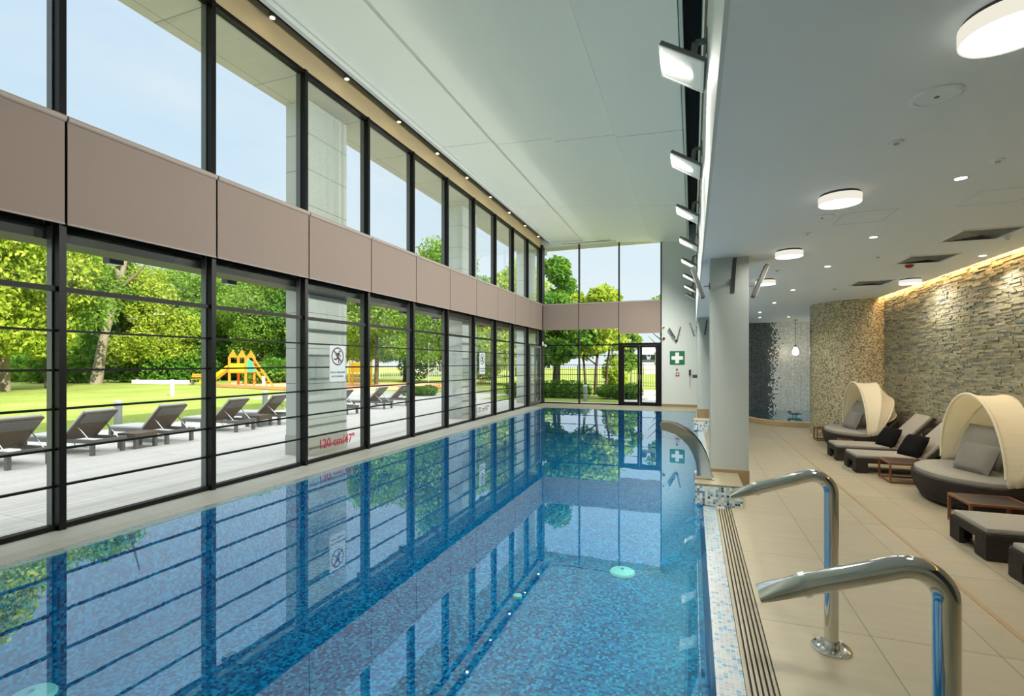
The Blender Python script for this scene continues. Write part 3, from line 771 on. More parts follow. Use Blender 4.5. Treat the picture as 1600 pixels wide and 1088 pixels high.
def disc(label, x, y, r):
    t = thing('ceiling_speaker', label, 'speaker', (x, y, ZL), 0, 'flat round ceiling speakers')
    MB().lathe([(r,0),(r,-.006),(r*.86,-.010),(r*.84,-.006)], 40).build('ring', M['low_ceil'], t, smooth=True)
    MB().lathe([(r*.83,-.0075),(r*.83,-.006)], 40).build('grille', M['low_ceil'], t)
    MB().lathe([(r*.10,-.012),(r*.10,-.0075)], 12).build('badge', M['grey'], t)
disc('large flat round ceiling speaker below the largest drum lamp', 1.13, 3.01, .105)
disc('flat round ceiling speaker near the second drum lamp', 1.10, 5.17, .10)
dl = None
DL = [(1.79,4.40,'nearest, right of the second drum lamp'),(1.77,6.14,'before the square diffusers'),(1.72,7.79,'right of the third drum lamp'),(3.33,7.66,'close to the stone wall top'),(1.69,10.08,'fourth along the middle row'),(1.67,12.07,'fifth along the middle row'),(1.63,14.2,'near the alcove at left'),(1.81,15.78,'over the plunge pool left side'),(2.55,15.84,'over the plunge pool right side'),(.75,9.6,'behind the near column edge')]
for x, y, w in DL:
    lab = 'small lit ceiling downlight, ' + w
    if dl is None:
        dl = thing('downlight', lab, 'downlight', (x, y, ZL), 0, 'small ceiling downlights')
        MB().lathe([(.048,0),(.048,-.006),(.036,-.008),(.034,-.003)], 24).build('ring', M['pale'], dl, smooth=True)
        MB().lathe([(.034,-.004),(.034,-.001)], 24).build('lamp', M['spot'], dl)
        lamp('downlight_bulb', 'SPOT', dl, (0,0,-.02), 36, (1,.93,.82), .03, (0,0,0), 2.2, .6)
    else: dup(dl, (x, y, ZL), 0, lab)
def sprink(label, x, y):
    t = thing('ceiling_rosette', label, 'ceiling fitting', (x, y, ZL), 0, 'flat ceiling rosettes')
    MB().lathe([(.038,0),(.038,-.008),(.02,-.012)], 20).build('ring', M['pale'], t, smooth=True)
    MB().lathe([(.012,-.018),(.016,-.012)], 12).build('nozzle', M['bsteel'], t, smooth=True)
sprink('small pale ceiling rosette near the large speaker', 1.14, 3.56)
sprink('small ceiling rosette close to the nearest downlight', 1.86, 4.1)
sprink('small ceiling rosette beyond the second drum lamp', 1.10, 5.75)
sprink('small ceiling rosette between the square diffusers', 2.15, 7.3)
sprink('small ceiling rosette left of the third diffuser', 1.13, 7.9)
sprink('small ceiling rosette before the round mosaic wall', 2.36, 9.3+.9)
# square diffusers
def diffuser(label, x, y, a=.52):
    t = thing('air_diffuser', label, 'vent', (x, y, ZL), 0, 'square ceiling air diffusers')
    m = MB(); h = a/2
    m.box(-h,h,-h,-h+.022,-.012,0); m.box(-h,h,h-.022,h,-.012,0); m.box(-h,-h+.022,-h+.022,h-.022,-.012,0); m.box(h-.022,h,-h+.022,h-.022,-.012,0)
    m.build('outer_frame', M['pale'], t)
    MB().box(-h+.022,h-.022,-h+.022,h-.022,-.003,-.001).build('plenum', M['signgrey'], t)
    m = MB()
    for k in range(5):
        r0 = h-.03-k*.044; r1 = r0-.034; z0, z1 = -.014, -.006-.0
        q = [(-r0,-r0,z0+.009),(r0,-r0,z0+.009),(r0,r0,z0+.009),(-r0,r0,z0+.009)]; w = [(-r1,-r1,z0-.006),(r1,-r1,z0-.006),(r1,r1,z0-.006),(-r1,r1,z0-.006)]
        m.add(q+w, [(0,1,5,4),(1,2,6,5),(2,3,7,6),(3,0,4,7)])
    m.build('louvres', M['grey'], t)
diffuser('nearest square ceiling air diffuser', 2.76, 6.38)
diffuser('middle square ceiling air diffuser above the red alarm', 2.76, 7.64)
diffuser('farthest square ceiling air diffuser before the round wall', 2.74, 9.6)
t = thing('smoke_alarm', 'red domed smoke alarm on the low ceiling', 'alarm', (2.70, 7.98, ZL))
MB().lathe([(.05,0),(.055,-.015)], 24).build('base', M['pale'], t, smooth=True); MB().lathe([(.05,-.015),(.045,-.04),(.02,-.055),(.001,-.057)], 24).build('dome', M['red'], t, smooth=True)
t = thing('motion_detector', 'small white detector beside the nearest diffuser', 'sensor', (3.05, 6.55, ZL))
MB().lathe([(.03,0),(.03,-.02),(.018,-.035)], 20).build('body', M['pale'], t, smooth=True); MB().lathe([(.016,-.035),(.010,-.045),(.001,-.047)], 14).build('eye', M['bsteel'], t, smooth=True)
# access panel outlines in the low ceiling
for i, (x, y, lab) in enumerate([(1.95,3.25,'nearest flush access panel in the low ceiling'),(1.45,5.3,'flush access panel beyond the second drum lamp'),(2.28,5.0,'flush access panel before the nearest diffuser')]):
    m = MB(); a = .2
    for x0,x1,y0,y1 in ((-a,a,-a,-a+.004),(-a,a,a-.004,a),(-a,-a+.004,-a,a),(a-.004,a,-a,a)): m.box(x+x0,x+x1,y+y0,y+y1,ZL-.001,ZL)
    struct(m.build('trim_%d' % (31+i), M['panelline']), lab, 'access panel')
# pendant bulb
t = thing('pendant_bulb', 'bare glowing pendant bulb on a thin cable in the alcove', 'pendant lamp', (2.92, 17.0, 0))
MB().tube([(0,0,ZL),(0,0,2.16)], .006, 8).build('cable', M['cable'], t); MB().lathe([(.045,ZL),(.045,ZL-.02)], 16).build('ceiling_rose', M['copper'], t)
MB().lathe([(.012,2.17),(.026,2.15),(.03,2.09)], 16).build('cap', M['copper'], t, smooth=True)
MB().lathe([(.03,2.09),(.05,2.04),(.075,1.98),(.085,1.93),(.075,1.88),(.04,1.85),(.005,1.84)], 24).build('bulb', M['bulb'], t, smooth=True)

# ------------------------------------------------------------------ furniture
def pillow_mesh(w, h, d, n=14):
    b = MB(); 
    for sgn in (1, -1):
        rows = []
        for i in range(n+1):
            r = []
            for j in range(n+1):
                u, v = 2*i/n-1, 2*j/n-1
                th = d/2*((1-u**4)*(1-v**4))**.55
                pin = 1 - .07*(1-abs(v))*abs(u)**3; pin2 = 1 - .07*(1-abs(u))*abs(v)**3
                r.append((sgn*th, u*w/2*pin2, v*h/2*pin))
            rows.append(r)
        b.grid(rows, sgn < 0)
    return b
def pillow(label, mat, loc, rz, tilt, w, h, d=.16, group='scatter pillows', roll=0):
    o = pillow_mesh(w, h, d).build('pillow', mat, None, smooth=True, weld=True)
    o.location = loc; o.rotation_euler = (roll, tilt, rz)
    return tag(o, label, 'pillow', group)
def daybed(label, x, y, sx=1, sy=1, rz=0):
    t = thing('daybed', label, 'daybed', (x, y, 0), rz, 'canopied oval daybeds')
    n = 72; rows = []
    def out(t_, k=1):
        c, s = math.cos(t_), math.sin(t_)
        ax = .62 if c < 0 else .50
        return (ax*k*math.copysign(abs(c)**.9, c)*sx, .72*k*math.copysign(abs(s)**.9, s)*sy)
    def rim(t_):
        c = math.cos(t_); f = max(0, min(1, (c+.25)/1.1)); f = f*f*(3-2*f); return .31 + .29*f
    tt = [2*PI*i/n for i in range(n+1)]
    lev = []
    for f, k in ((0,.86),(.15,.90),(.4,.955),(.7,.99),(1,1.0)):
        lev.append([(*out(a,k), .035+(rim(a)-.035)*f) for a in tt])
    lev.append([(*out(a,.965), rim(a)+.012) for a in tt]); lev.append([(*out(a,.92), rim(a)) for a in tt]); lev.append([(*out(a,.90), .2) for a in tt])
    b = MB(); b.grid(lev); b.build('wicker_shell', M['wicker'], t, smooth=True, weld=True)
    for sx_, sy_ in ((-.36,-.36),(-.36,.36),(.3,-.42),(.3,.42)):
        MB().lathe([(.022,0),(.026,.04)], 12, (sx_*sx, sy_*sy, 0)).build('foot', M['signblack'], t)
    lev = [[(*out(a,.5), .2) for a in tt],[(*out(a,.895), .2) for a in tt],[(*out(a,.93), .30) for a in tt],[(*out(a,.95), .335) for a in tt],[(*out(a,.945), .365) for a in tt],[(*out(a,.90), .385) for a in tt],[(*out(a,.5), .392) for a in tt],[(*out(a,.01), .394) for a in tt]]
    b = MB(); b.grid(lev); b.build('mattress', M['cushion'], t, smooth=True, weld=True)
    # canopy
    H = [((-.12,.70,.42),(-.14,1.25)), ((.0,.71,.44),(.20,1.24)), ((.12,.66,.50),(.42,.98)), ((.2,.55,.56),(.47,.70))]
    def hp(h, ph, lift=0):
        (fx, fy, fz), (ax, az) = h
        return (sx*(fx+(ax-fx)*math.sin(ph)), sy*fy*math.cos(ph), fz+(az-fz)*math.sin(ph)+lift)
    can = MB()
    ph = [PI*i/36 for i in range(37)]
    rows = []
    for k in range(3):
        for s_ in range(6):
            f = s_/6; row = []
            for p in ph:
                a_, c_ = Vector(hp(H[k],p)), Vector(hp(H[k+1],p)); q = a_.lerp(c_, f)
                sag = -.016*math.sin(PI*f)*math.sin(p)
                row.append((q.x, q.y*(1+sag*.6), q.z+sag + .004*math.sin(p*23+k)))
            rows.append(row)
    rows.append([hp(H[3],p) for p in ph])
    # skirts hanging below the hoop feet
    full = []
    for i, r in enumerate(rows):
        a_, c_ = r[0], r[-1]; dz = .085 if i < 8 else .05
        w = .012*math.sin(i*1.9)
        full.append([(a_[0], a_[1]+.02*sy+w, a_[2]-dz)] + r + [(c_[0], c_[1]-.02*sy-w, c_[2]-dz)])
    can.grid(full)
    co = can.build('canopy', M['cream'], t, smooth=True)
    md = co.modifiers.new('thick', 'SOLIDIFY'); md.thickness = .006
    for k in range(4):
        MB().tube([hp(H[k],p,.002) for p in ph], .014 if k == 0 else .009, 10).build('hoop', M['cream'], co, smooth=True)
    return t
daybed('near oval wicker daybed with raised cream canopy', 3.10, 7.12)
daybed('far oval wicker daybed with cream canopy before the round mosaic wall', 2.97, 10.92, 1, 1.06)
pillow('larger grey pillow at the back of the near daybed', M['pillow'], (3.20, 7.34, .625), .22, .36, .66, .50, .15)
pillow('smaller grey pillow leaning in front on the near daybed', M['pillow'], (2.97, 6.96, .545), .32, .45, .44, .34, .14)
pillow('larger grey pillow at the back of the far daybed', M['pillow'], (3.02, 11.22, .625), .2, .33, .60, .50, .15)
pillow('smaller grey pillow leaning in front on the far daybed', M['pillow'], (2.80, 10.82, .545), .25, .42, .40, .35, .14)
def lounger(label, x, y, back=True):
    t = thing('sun_lounger', label, 'sun lounger', (x, y, 0), 0, 'dark wicker loungers along the stone wall')
    W = .60; L = 1.36; z0, z1 = .148, .215
    m = MB(); m.box(0,L,0,.04,z0,z1); m.box(0,L,W-.04,W,z0,z1); m.box(0,.04,.04,W-.04,z0,z1); m.box(L-.04,L,.04,W-.04,z0,z1); m.box(.04,.84,.04,W-.04,z0+.04,z1-.005)
    m.build('frame', M['wicker'], t, bevel=.006)
    for ax, ay in ((0,0),(0,W),(L,0),(L,W)):
        sx_ = 1 if ax == 0 else -1; sy_ = 1 if ay == 0 else -1
        q = MB()
        def bx(x0,x1,y0,y1): q.box(min(ax+sx_*x0,ax+sx_*x1), max(ax+sx_*x0,ax+sx_*x1), min(ay+sy_*y0,ay+sy_*y1), max(ay+sy_*y0,ay+sy_*y1), .008, z0)
        bx(0,.15,0,.04); bx(0,.04,.04,.17)
        lg = q.build('leg', M['wicker'], t)
    MB().box(.012, .86, .02, W-.02, z1, z1+.048).build('seat_cushion', M['cushion'], t, bevel=.014, smooth=True)
    a = math.radians(48 if back else 4); Mx = Matrix.Translation((.86,0,z1)) @ Matrix.Rotation(-a, 4, 'Y')
    m = MB().box(0,.70,.0,W,-.015,.025,Mx); m.build('backrest', M['wicker'], t, bevel=.006)
    m = MB().box(.01,.69,.02,W-.02,.025,.07,Mx); m.build('back_cushion', M['cushion'], t, bevel=.014, smooth=True)
    if back:
        for yy in (.06, W-.06): MB().tube([tuple(Mx @ Vector((.45,yy,-.015))), (1.27,yy,z1-.02)], .008, 8).build('prop_bar', M['signblack'], t)
    return t
lounger('dark wicker lounger next to the far daybed', 2.22, 9.47)
lounger('dark wicker lounger between the teak side table and the farther lounger', 2.24, 8.52)
lounger('near dark wicker lounger in front of the teak side table', 2.23, 5.08)
lounger('wicker lounger cut off by the right picture edge', 2.24, 4.20)
pillow('black pillow on the lounger next to the far daybed', M['black'], (2.99, 9.66, .40), .35, .55, .36, .34, .13)
pillow('black pillow on the lounger beside the teak table', M['black'], (3.0, 8.74, .40), .35, .55, .38, .36, .13)
def side_table(label, x, y, w=.5, d=.44, h=.275):
    t = thing('side_table', label, 'side table', (x, y, 0), 0, 'low teak framed side tables'); q = .022
    for ax in (0, w-q):
        for ay in (0, d-q): MB().box(ax, ax+q, ay, ay+q, 0, h).build('leg', M['tablewood'], t)
    for z, nm in ((0, 'bottom_rails'), (h-q, 'top_rails')):
        m = MB(); m.box(q,w-q,0,q,z,z+q); m.box(q,w-q,d-q,d,z,z+q); m.box(0,q,q,d-q,z,z+q); m.box(w-q,w,q,d-q,z,z+q)
        m.build(nm, M['tablewood'], t)
    MB().box(q,w-q,q,d-q,h-.014,h-.004).build('top_panel', M['tabletop'], t)
side_table('teak framed side table between lounger and near daybed', 2.47, 7.94)
side_table('near teak framed side table behind the front lounger', 2.46, 5.88)
side_table('small teak framed side table at the foot of the round mosaic wall', 2.41, 11.75, .34, .34, .265)
side_table('small teak framed side table between far daybed and lounger', 2.42, 10.05, .20, .24, .265)

# ------------------------------------------------------------------ outside: ground
lawn = MB().add([(x_,y_,z_) for z_ in (-.6,-.03) for x_,y_ in ((-160,-90),(XF-.12,-90),(XF-.12,YE+.2),(120,YE+.2),(120,170),(-160,170))], [(0,1,2,3,4,5)[::-1],(6,7,8,9,10,11)]+[(i,(i+1)%6,6+(i+1)%6,6+i) for i in range(6)]).build('lawn', M['grass']); struct(lawn, 'wide green lawn around the building', 'ground')
b = MB(); b.box(-13.4, XF-.1, -16, 17.2, -.2, -.012)
struct(b.build('terrace', M['plank']), 'pale boarded sun terrace outside the facade', 'terrace')
b = MB(); b.box(-19, XF-.1, 17.2, 20.4, -.2, -.015); b.box(XF-.1, 3, YE+.1, 20.4, -.2, -.015); b.box(-2.9, 2.5, 20.4, 31, -.2, -.015); b.box(-19, -9, 20.4, 24.5, -.2, -.015)
struct(b.build('path_paving', M['paving']), 'pale paved path around the end of the building', 'path')
b = MB(); b.prism([(-30.5,25.0),(-19.5,22.5),(-15.5,27.5),(-15.5,36),(-38,33)], -.1, .0, 'z')
struct(b.build('play_surface', M['sand']), 'orange play surface beside the lawn', 'ground')
# building outside: canopies, pillars, roof
b = MB(); b.box(-6.78, XF-.11, -16, YE+.9, 2.96, 3.34); 
struct(b.build('trim_mid_canopy', M['soffit']), 'projecting ledge outside at mid height of the facade', 'ledge')
b = MB(); b.box(-6.78, XF-.02, -16, YE+.9, 6.16, 7.0); b.box(XF-.02, 6, YE+.16, YE+.9, 6.32, 7.0)
struct(b.build('roof_overhang', M['soffit']), 'pale roof overhang above the tall windows', 'roof')
struct(MB().box(XF-.1, 8, -16, YE+.2, 7.0, 7.3).build('roof_slab', M['fascia']), 'flat roof slab of the pool hall', 'roof')
struct(MB().box(-5.9, 8, -16, -2.2, -.1, 7.0).build('building_mass', M['fascia']), 'rest of the building behind the camera', 'building')
b = MB(); b.box(XF-.5, XF-.11, -16, YE, 2.80, 2.955)
struct(b.build('trim_blind_box', M['frame']), 'dark outside blind box under the ledge', 'trim')
for i, (y, lab) in enumerate([(.78,'stone clad outside pillar nearest the camera end'),(6.86,'stone clad outside pillar behind the red depth lettering'),(12.95,'farther stone clad outside pillar'),(19.05,'stone clad outside pillar at the far corner')]):
    t = empty('outside_pillar'); struct(t, lab, 'pillar')
    MB().box(-6.74, -6.24, y, y+1.0, .34, 6.16).build('shaft', M['clad'], t)
    MB().box(-6.75, -6.23, y-.01, y+1.01, -.05, .34).build('plinth', M['fascia'], t)
cl = None
for i, y in enumerate((4.0, 5.6, 8.8, 10.4, 12.0, 15.2, 16.8)):
    lab = 'dark box lamp hanging under the outside ledge, %s from the camera end' % ords[i]
    if cl is None:
        cl = thing('ledge_box_lamp', lab, 'lamp', (-6.6, y, 2.96), 0, 'box lamps under the ledge')  # plain box lamp, not a spotlight
        MB().box(-.06,.06,-.08,.08,-.16,0).build('housing', M['dgrey'], cl); MB().box(-.045,.045,-.065,.065,-.165,-.16).build('lens', M['pale'], cl)
    else: dup(cl, (-6.6, y, 2.96), 0, lab)

# ------------------------------------------------------------------ outside: loungers on the terrace
def out_lounger():
    t = thing('terrace_lounger', 'x', 'sun lounger', (0,0,0), 0, 'wicker loungers on the terrace')
    # local: head end at origin, foot towards -x ; width along y
    W = .60; L = 1.62; z0, z1 = .21, .275
    m = MB(); m.box(-L,0,-W/2,-W/2+.045,z0,z1); m.box(-L,0,W/2-.045,W/2,z0,z1); m.box(-L,-L+.045,-W/2+.045,W/2-.045,z0,z1); m.box(-.045,0,-W/2+.045,W/2-.045,z0,z1); m.box(-L+.045,-.7,-W/2+.045,W/2-.045,z0+.03,z1-.005)
    m.build('frame', M['outframe'], t, bevel=.004)
    for x in (-.10, -L):
        for yy in (-W/2, W/2-.06): MB().box(x, x+.06, yy, yy+.06, 0, z0).build('leg', M['outframe'], t)
    MB().box(-L+.01, -.70, -W/2+.02, W/2-.02, z1, z1+.05).build('seat_cushion', M['outcushion'], t, bevel=.014)
    a = math.radians(44); Mx = Matrix.Translation((-.70,0,z1)) @ Matrix.Rotation(-a, 4, 'Y')
    br = MB().box(0,.68,-W/2,W/2,-.02,.01,Mx).build('backrest', M['wickero'], t, bevel=.004)
    MB().box(.0,.69,-W/2+.015,W/2-.015,.01,.06,Mx).build('back_cushion', M['outcushion'], t, bevel=.014)
    MB().box(.42,.66,-W/2+.03,W/2-.03,-.03,-.02,Mx).build('head_strap', M['outframe'], br)
    for yy in (-W/2+.05, W/2-.05): MB().tube([tuple(Mx @ Vector((.36,yy,-.02))), (-.12,yy,z0+.02)], .009, 6).build('prop_bar', M['bsteel'], t)
    MB().tube([(-.5,-W/2+.05,z0),(-.45,-W/2+.05,z0-.07),(-.15,-W/2+.05,z0-.07),(-.1,-W/2+.05,z0)], .008, 6).build('lower_bar', M['bsteel'], t)
    return t
ol_ = out_lounger(); aR = math.radians(6)
OL = [(-9.66,4.70),(-9.80,5.90),(-9.78,7.20),(-9.98,8.96),(-10.15,10.40),(-10.08,13.05),(-10.12,15.08),(-10.15,16.55)]
oo = ['first, at the left picture edge','second from the left','third from the left','fourth from the left','fifth, beside the stone pillar','sixth, just right of the stone pillar','seventh from the left','eighth and last of the row']
for i, (x, y) in enumerate(OL):
    lab = 'wicker lounger on the terrace outside, ' + oo[i]
    if i == 0: ol_.location = (x, y, -.012); ol_.rotation_euler = (0,0,aR); ol_['label'] = lab
    else: dup(ol_, (x, y, -.012), aR + .05*math.sin(i*2.1), lab)
def out_table(label, x, y):
    t = thing('terrace_table', label, 'side table', (x, y, -.012), aR, 'wicker side tables on the terrace')
    MB().box(-.22,.22,-.22,.22,.17,.29).build('top_box', M['wickero'], t, bevel=.006)
    for sx_ in (-1,1):
        for sy_ in (-1,1): MB().box(sx_*.19-.03, sx_*.19+.03, sy_*.19-.03, sy_*.19+.03, 0, .17).build('leg', M['outframe'], t)
out_table('low wicker side table between second and third terrace lounger', -10.05, 6.52)
out_table('low wicker side table between fourth and fifth terrace lounger', -10.5, 9.78)
# bollards
bo = None
BO = [(-13.85,8.5,.66,'beside the second terrace lounger'),(-14.0,13.3,.66,'behind the fifth terrace lounger'),(-12.6,17.9,.66,'right of the stone pillar, near the play area'),(-24.6,17.6,.80,'sunlit on the lawn at left'),(-25.6,24.2,.80,'sunlit near the park bench'),(-4.35,21.2,.72,'in front of the hedge outside the end glazing')]
for x, y, h, w in BO:
    t = thing('bollard_lamp', 'grey cylindrical bollard lamp ' + w, 'bollard', (x, y, -.03), 0, 'bollard lamps outside')
    MB().lathe([(.09,0),(.09,h-.09)], 20).build('post', M['bollard'] if h < .75 else M['bollcap'], t, smooth=True)
    MB().lathe([(.088,h-.09),(.088,h),(.06,h+.015),(.001,h+.018)], 20).build('head', M['bollcap'], t, smooth=True)
# ------------------------------------------------------------------ playground etc
def ray(px, d):
    t_ = (px-800)/775; th = math.radians(20); c, s = math.cos(th), math.sin(th)
    return ((t_*c - s)*d, (t_*s + c)*d)
t = thing('play_tower', 'orange and yellow wooden play tower with slide', 'playground', (-29.0, 25.6, 0), .35)
P_ = [(-.55,-.55),(.55,-.55),(.55,.55),(-.55,.55)]
for x, y in P_: MB().box(x-.06,x+.06,y-.06,y+.06,0,2.05).build('post', M['orange'], t)
m = MB(); m.box(-.6,.6,-.6,.6,.95,1.03); m.build('deck', M['orange'], t)
for x in (-.3,.3):
    m = MB(); m.prism([(x-.3,2.0),(x+.3,2.0),(x,2.5)], -.62, -.54, 'y'); m.prism([(x-.3,2.0),(x+.3,2.0),(x,2.5)], .54, .62, 'y'); m.build('gable_board', M['orange'], t)
MB().box(-.5,.5,-.6,-.56,1.05,1.6).build('side_board', M['yellow'], t)
m = MB(); m.prism([(.6,1.0),(1.15,1.0),(.95,1.75),(.6,1.9)], -.5,-.45,'y'); m.build('climbing_panel', M['teal'], t)
m = MB()
for yy in (-.4,.4): m.bar((.55,yy,2.0),(1.95,yy,0),.10)
for k in range(5): m.bar((.55+1.4*(k+1)/6,-.4,2-2*(k+1)/6),(.55+1.4*(k+1)/6,.4,2-2*(k+1)/6),.06)
m.build('climbing_ladder', M['orange'], t)
sl_ = [(-.55,1.25),(-.8,1.2),(-1.4,.75),(-1.9,.40),(-2.3,.22),(-2.6,.2)]
m = MB(); m.grid([[(x,-.55,z+.22),(x,-.45,z),(x,.15,z),(x,.25,z+.22)] for x, z in sl_]); so = m.build('slide', M['yellow'], t); md = so.modifiers.new('thick','SOLIDIFY'); md.thickness = .05
t = thing('play_ladder', 'yellow climbing frame standing on the orange play surface', 'playground', (-22.6, 30.0, 0), .3)
for x in (-.7, .7):
    for y in (-.3,.3): MB().box(x-.05,x+.05,y-.05,y+.05,0,1.75).build('post', M['yellow'], t)
MB().box(-.7,.7,-.04,.04,.95,1.65).build('panel', M['yellow'], t)
m = MB()
for z in (.3,.55,.8): m.box(-.7,.7,-.33,-.28,z-.03,z+.03)
m.build('rungs', M['orange'], t)
t = thing('park_bench', 'orange slatted park bench by the lawn edge', 'bench', (*ray(315,37.2), 0), .6)
m = MB()
for k in range(3): m.box(-.7,.7,-.2+k*.14,-.09+k*.14,.40,.44)
m.build('seat', M['orange'], t); m = MB()
for k in range(2): m.box(-.7,.7,.22,.25,.55+k*.15,.66+k*.15)
m.build('backrest', M['orange'], t)
for x in (-.6,.6): MB().box(x-.04,x+.04,-.2,.24,0,.4).build('leg', M['grey'], t)
t = thing('low_wall', 'low pale wall along the back of the lawn', 'wall', (*ray(208,39), 0)); 
q_ = ray(294,38); q0 = ray(208,39)
MB().bar((0,0,.15),(q_[0]-q0[0],q_[1]-q0[1],.15),.25,.30).build('blocks', M['house'], t)
t = thing('sign_box', 'small white box standing before the tree line', 'box', (*ray(222,42), 0)); MB().box(-.35,.35,-.3,.3,.1,.62).build('box_body', M['house'], t); 
for x in (-.3,.3): MB().box(x-.03,x+.03,-.03,.03,0,.1).build('foot', M['grey'], t)
# curb of the orange area
t = thing('play_kerb', 'orange kerb round the play surface', 'kerb', (0,0,0))
m = MB(); q = [(-30.5,25.0),(-19.5,22.5),(-15.5,27.5),(-15.5,36)]
for a_, c_ in zip(q, q[1:]): m.bar((a_[0],a_[1],.1),(c_[0],c_[1],.1),.16,.2)
m.build('kerb_stones', M['sand'], t)
# houses
def house(label, x, y, rz, w, d, h, rh, rm=None):
    t = thing('house', label, 'house', (x, y, -.05), rz)
    MB().box(-w/2,w/2,-d/2,d/2,0,h).build('wall', M['house'], t)
    m = MB(); m.prism([(-d/2-.5,h-.1),(d/2+.5,h-.1),(0,h+rh)], -w/2-.5, w/2+.5, 'x'); m.build('roof', rm or M['roof'], t)
    for k in (-1,0,1):
        wn = MB().box(k*w/3.4-.45,k*w/3.4+.45,-d/2-.04,-d/2,.9,2.1).build('window', M['bollcap'], t); MB().box(k*w/3.4-.38,k*w/3.4+.38,-d/2-.05,-d/2-.04,.97,2.03).build('pane', M['dgrey'], wn)
    MB().box(w/4-.3,w/4+.3,.6,1.2,h+rh*.4,h+rh+.5).build('chimney', rm or M['roof'], t)
house('white house with red tiled roof beyond the play area', -38.5, 70, .45, 9, 7, 2.9, 2.3)
house('white house with grey roof beyond the end wall door', -1.0, 82, 0, 12, 7, 2.9, 1.6, M['fascia'])
# fences
def fence(label, a, c, h, mat, step, seg):
    t = thing('fence', label, 'fence', (a[0], a[1], -.03))
    dx, dy = c[0]-a[0], c[1]-a[1]; L = math.hypot(dx, dy); ux, uy = dx/L, dy/L; n = max(1, round(L/seg))
    for i in range(n+1):
        q = L*i/n; MB().box(ux*q-.03,ux*q+.03,uy*q-.03,uy*q+.03,0,h+.05).build('post', mat, t)
    for i in range(n):
        q0, q1 = L*i/n+.05, L*(i+1)/n-.05; m = MB()
        for z in (.18, h-.2): m.bar((ux*q0,uy*q0,z),(ux*q1,uy*q1,z),.03)
        k = int((q1-q0)/step)
        for j in range(1,k):
            q = q0+(q1-q0)*j/k; m.box(ux*q-.010,ux*q+.010,uy*q-.010,uy*q+.010,.08,h)
        m.build('bar_panel', mat, t)
fence('black bar fence across the grass beyond the end glazing', (-17.5, 33.0), (8, 33.0), 1.42, M['fence'], .14, 2.5)
fence('pale bar fence before the white house', (-36.5, 44), (-17.6, 50), 1.5, M['wfence'], .22, 2.6)
# street lamp mast and goal like pole
t = thing('lamp_post', 'thin pale lamp post beside the play area', 'lamp post', (-19.0, 33.5, 0)); MB().tube([(0,0,0),(0,0,3.0)], .04, 10).build('pole', M['bollard'], t); MB().lathe([(.05,0),(.14,.06),(.13,.2),(.02,.26)], 16, (0,0,3.0)).build('head', M['bollcap'], t, smooth=True)

# ------------------------------------------------------------------ vegetation
def leaves_mesh(name, blobs, n, size, seed, mat, hang=.25):
    r = np.random.default_rng(seed)
    bl = np.array(blobs, float)                      # x y z rx ry rz
    wgt = (bl[:,3]*bl[:,4]*bl[:,5])**(2/3); wgt /= wgt.sum()
    idx = r.choice(len(bl), n, p=wgt)
    d = r.normal(size=(n,3)); d /= np.linalg.norm(d, axis=1)[:,None]
    rad = 1 - .45*r.random(n)**1.6
    lump = 1 + .16*np.sin(d[:,0]*7+idx)*np.sin(d[:,1]*8+idx*2)*np.sin(d[:,2]*7)
    p = bl[idx,:3] + d*bl[idx,3:6]*(rad*lump)[:,None]
    nn = d*.6 + r.normal(size=(n,3))*.75 + np.array([0,0,.35]); nn /= np.linalg.norm(nn, axis=1)[:,None]
    t = r.normal(size=(n,3)); t[:,2] -= hang; t -= nn*np.sum(t*nn, axis=1)[:,None]; t /= np.linalg.norm(t, axis=1)[:,None]
    b = np.cross(nn, t)
    s = size*(.6+.8*r.random(n))[:,None]
    v = np.stack([p - t*s, p + b*s*.55, p + t*s, p - b*s*.55], 1).reshape(-1,3)
    me = bpy.data.meshes.new(name)
    me.vertices.add(4*n); me.vertices.foreach_set('co', v.ravel())
    me.loops.add(4*n); me.loops.foreach_set('vertex_index', np.arange(4*n, dtype=np.int32))
    me.polygons.add(n); me.polygons.foreach_set('loop_start', np.arange(0,4*n,4, dtype=np.int32))
    me.update(calc_edges=True); me.validate(); me.materials.append(mat)
    return me
def tree(label, blobs, n, size, seed, mat, trunk, bark, cat='tree', group=None, name='tree'):
    t = thing(name, label, cat, (0,0,0), 0, group)
    f = bpy.data.objects.new('foliage', leaves_mesh('foliage', blobs, n, size, seed, mat)); COL.objects.link(f); f.parent = t
    if trunk:
        m = MB()
        for pts, r0, r1 in trunk:
            k = len(pts); m.tube(pts, [r0+(r1-r0)*i/(k-1) for i in range(k)], 9)
        m.build('trunk', bark, t, smooth=True)
    return t
def rnd_blobs(seed, H, R, n, zlo=.3, rb=.42):
    q = random.Random(seed); out = []
    for i in range(n):
        f = q.random(); z = H*(zlo + (1-zlo-.12)*f); w = R*math.sin(PI*min(1, .18+.78*f))**.6
        a = q.random()*2*PI; rr = w*(.25+.6*q.random())
        s = R*rb*(.75+.5*q.random())
        out.append((rr*math.cos(a), rr*math.sin(a), z, s, s, s*.8))
    return out
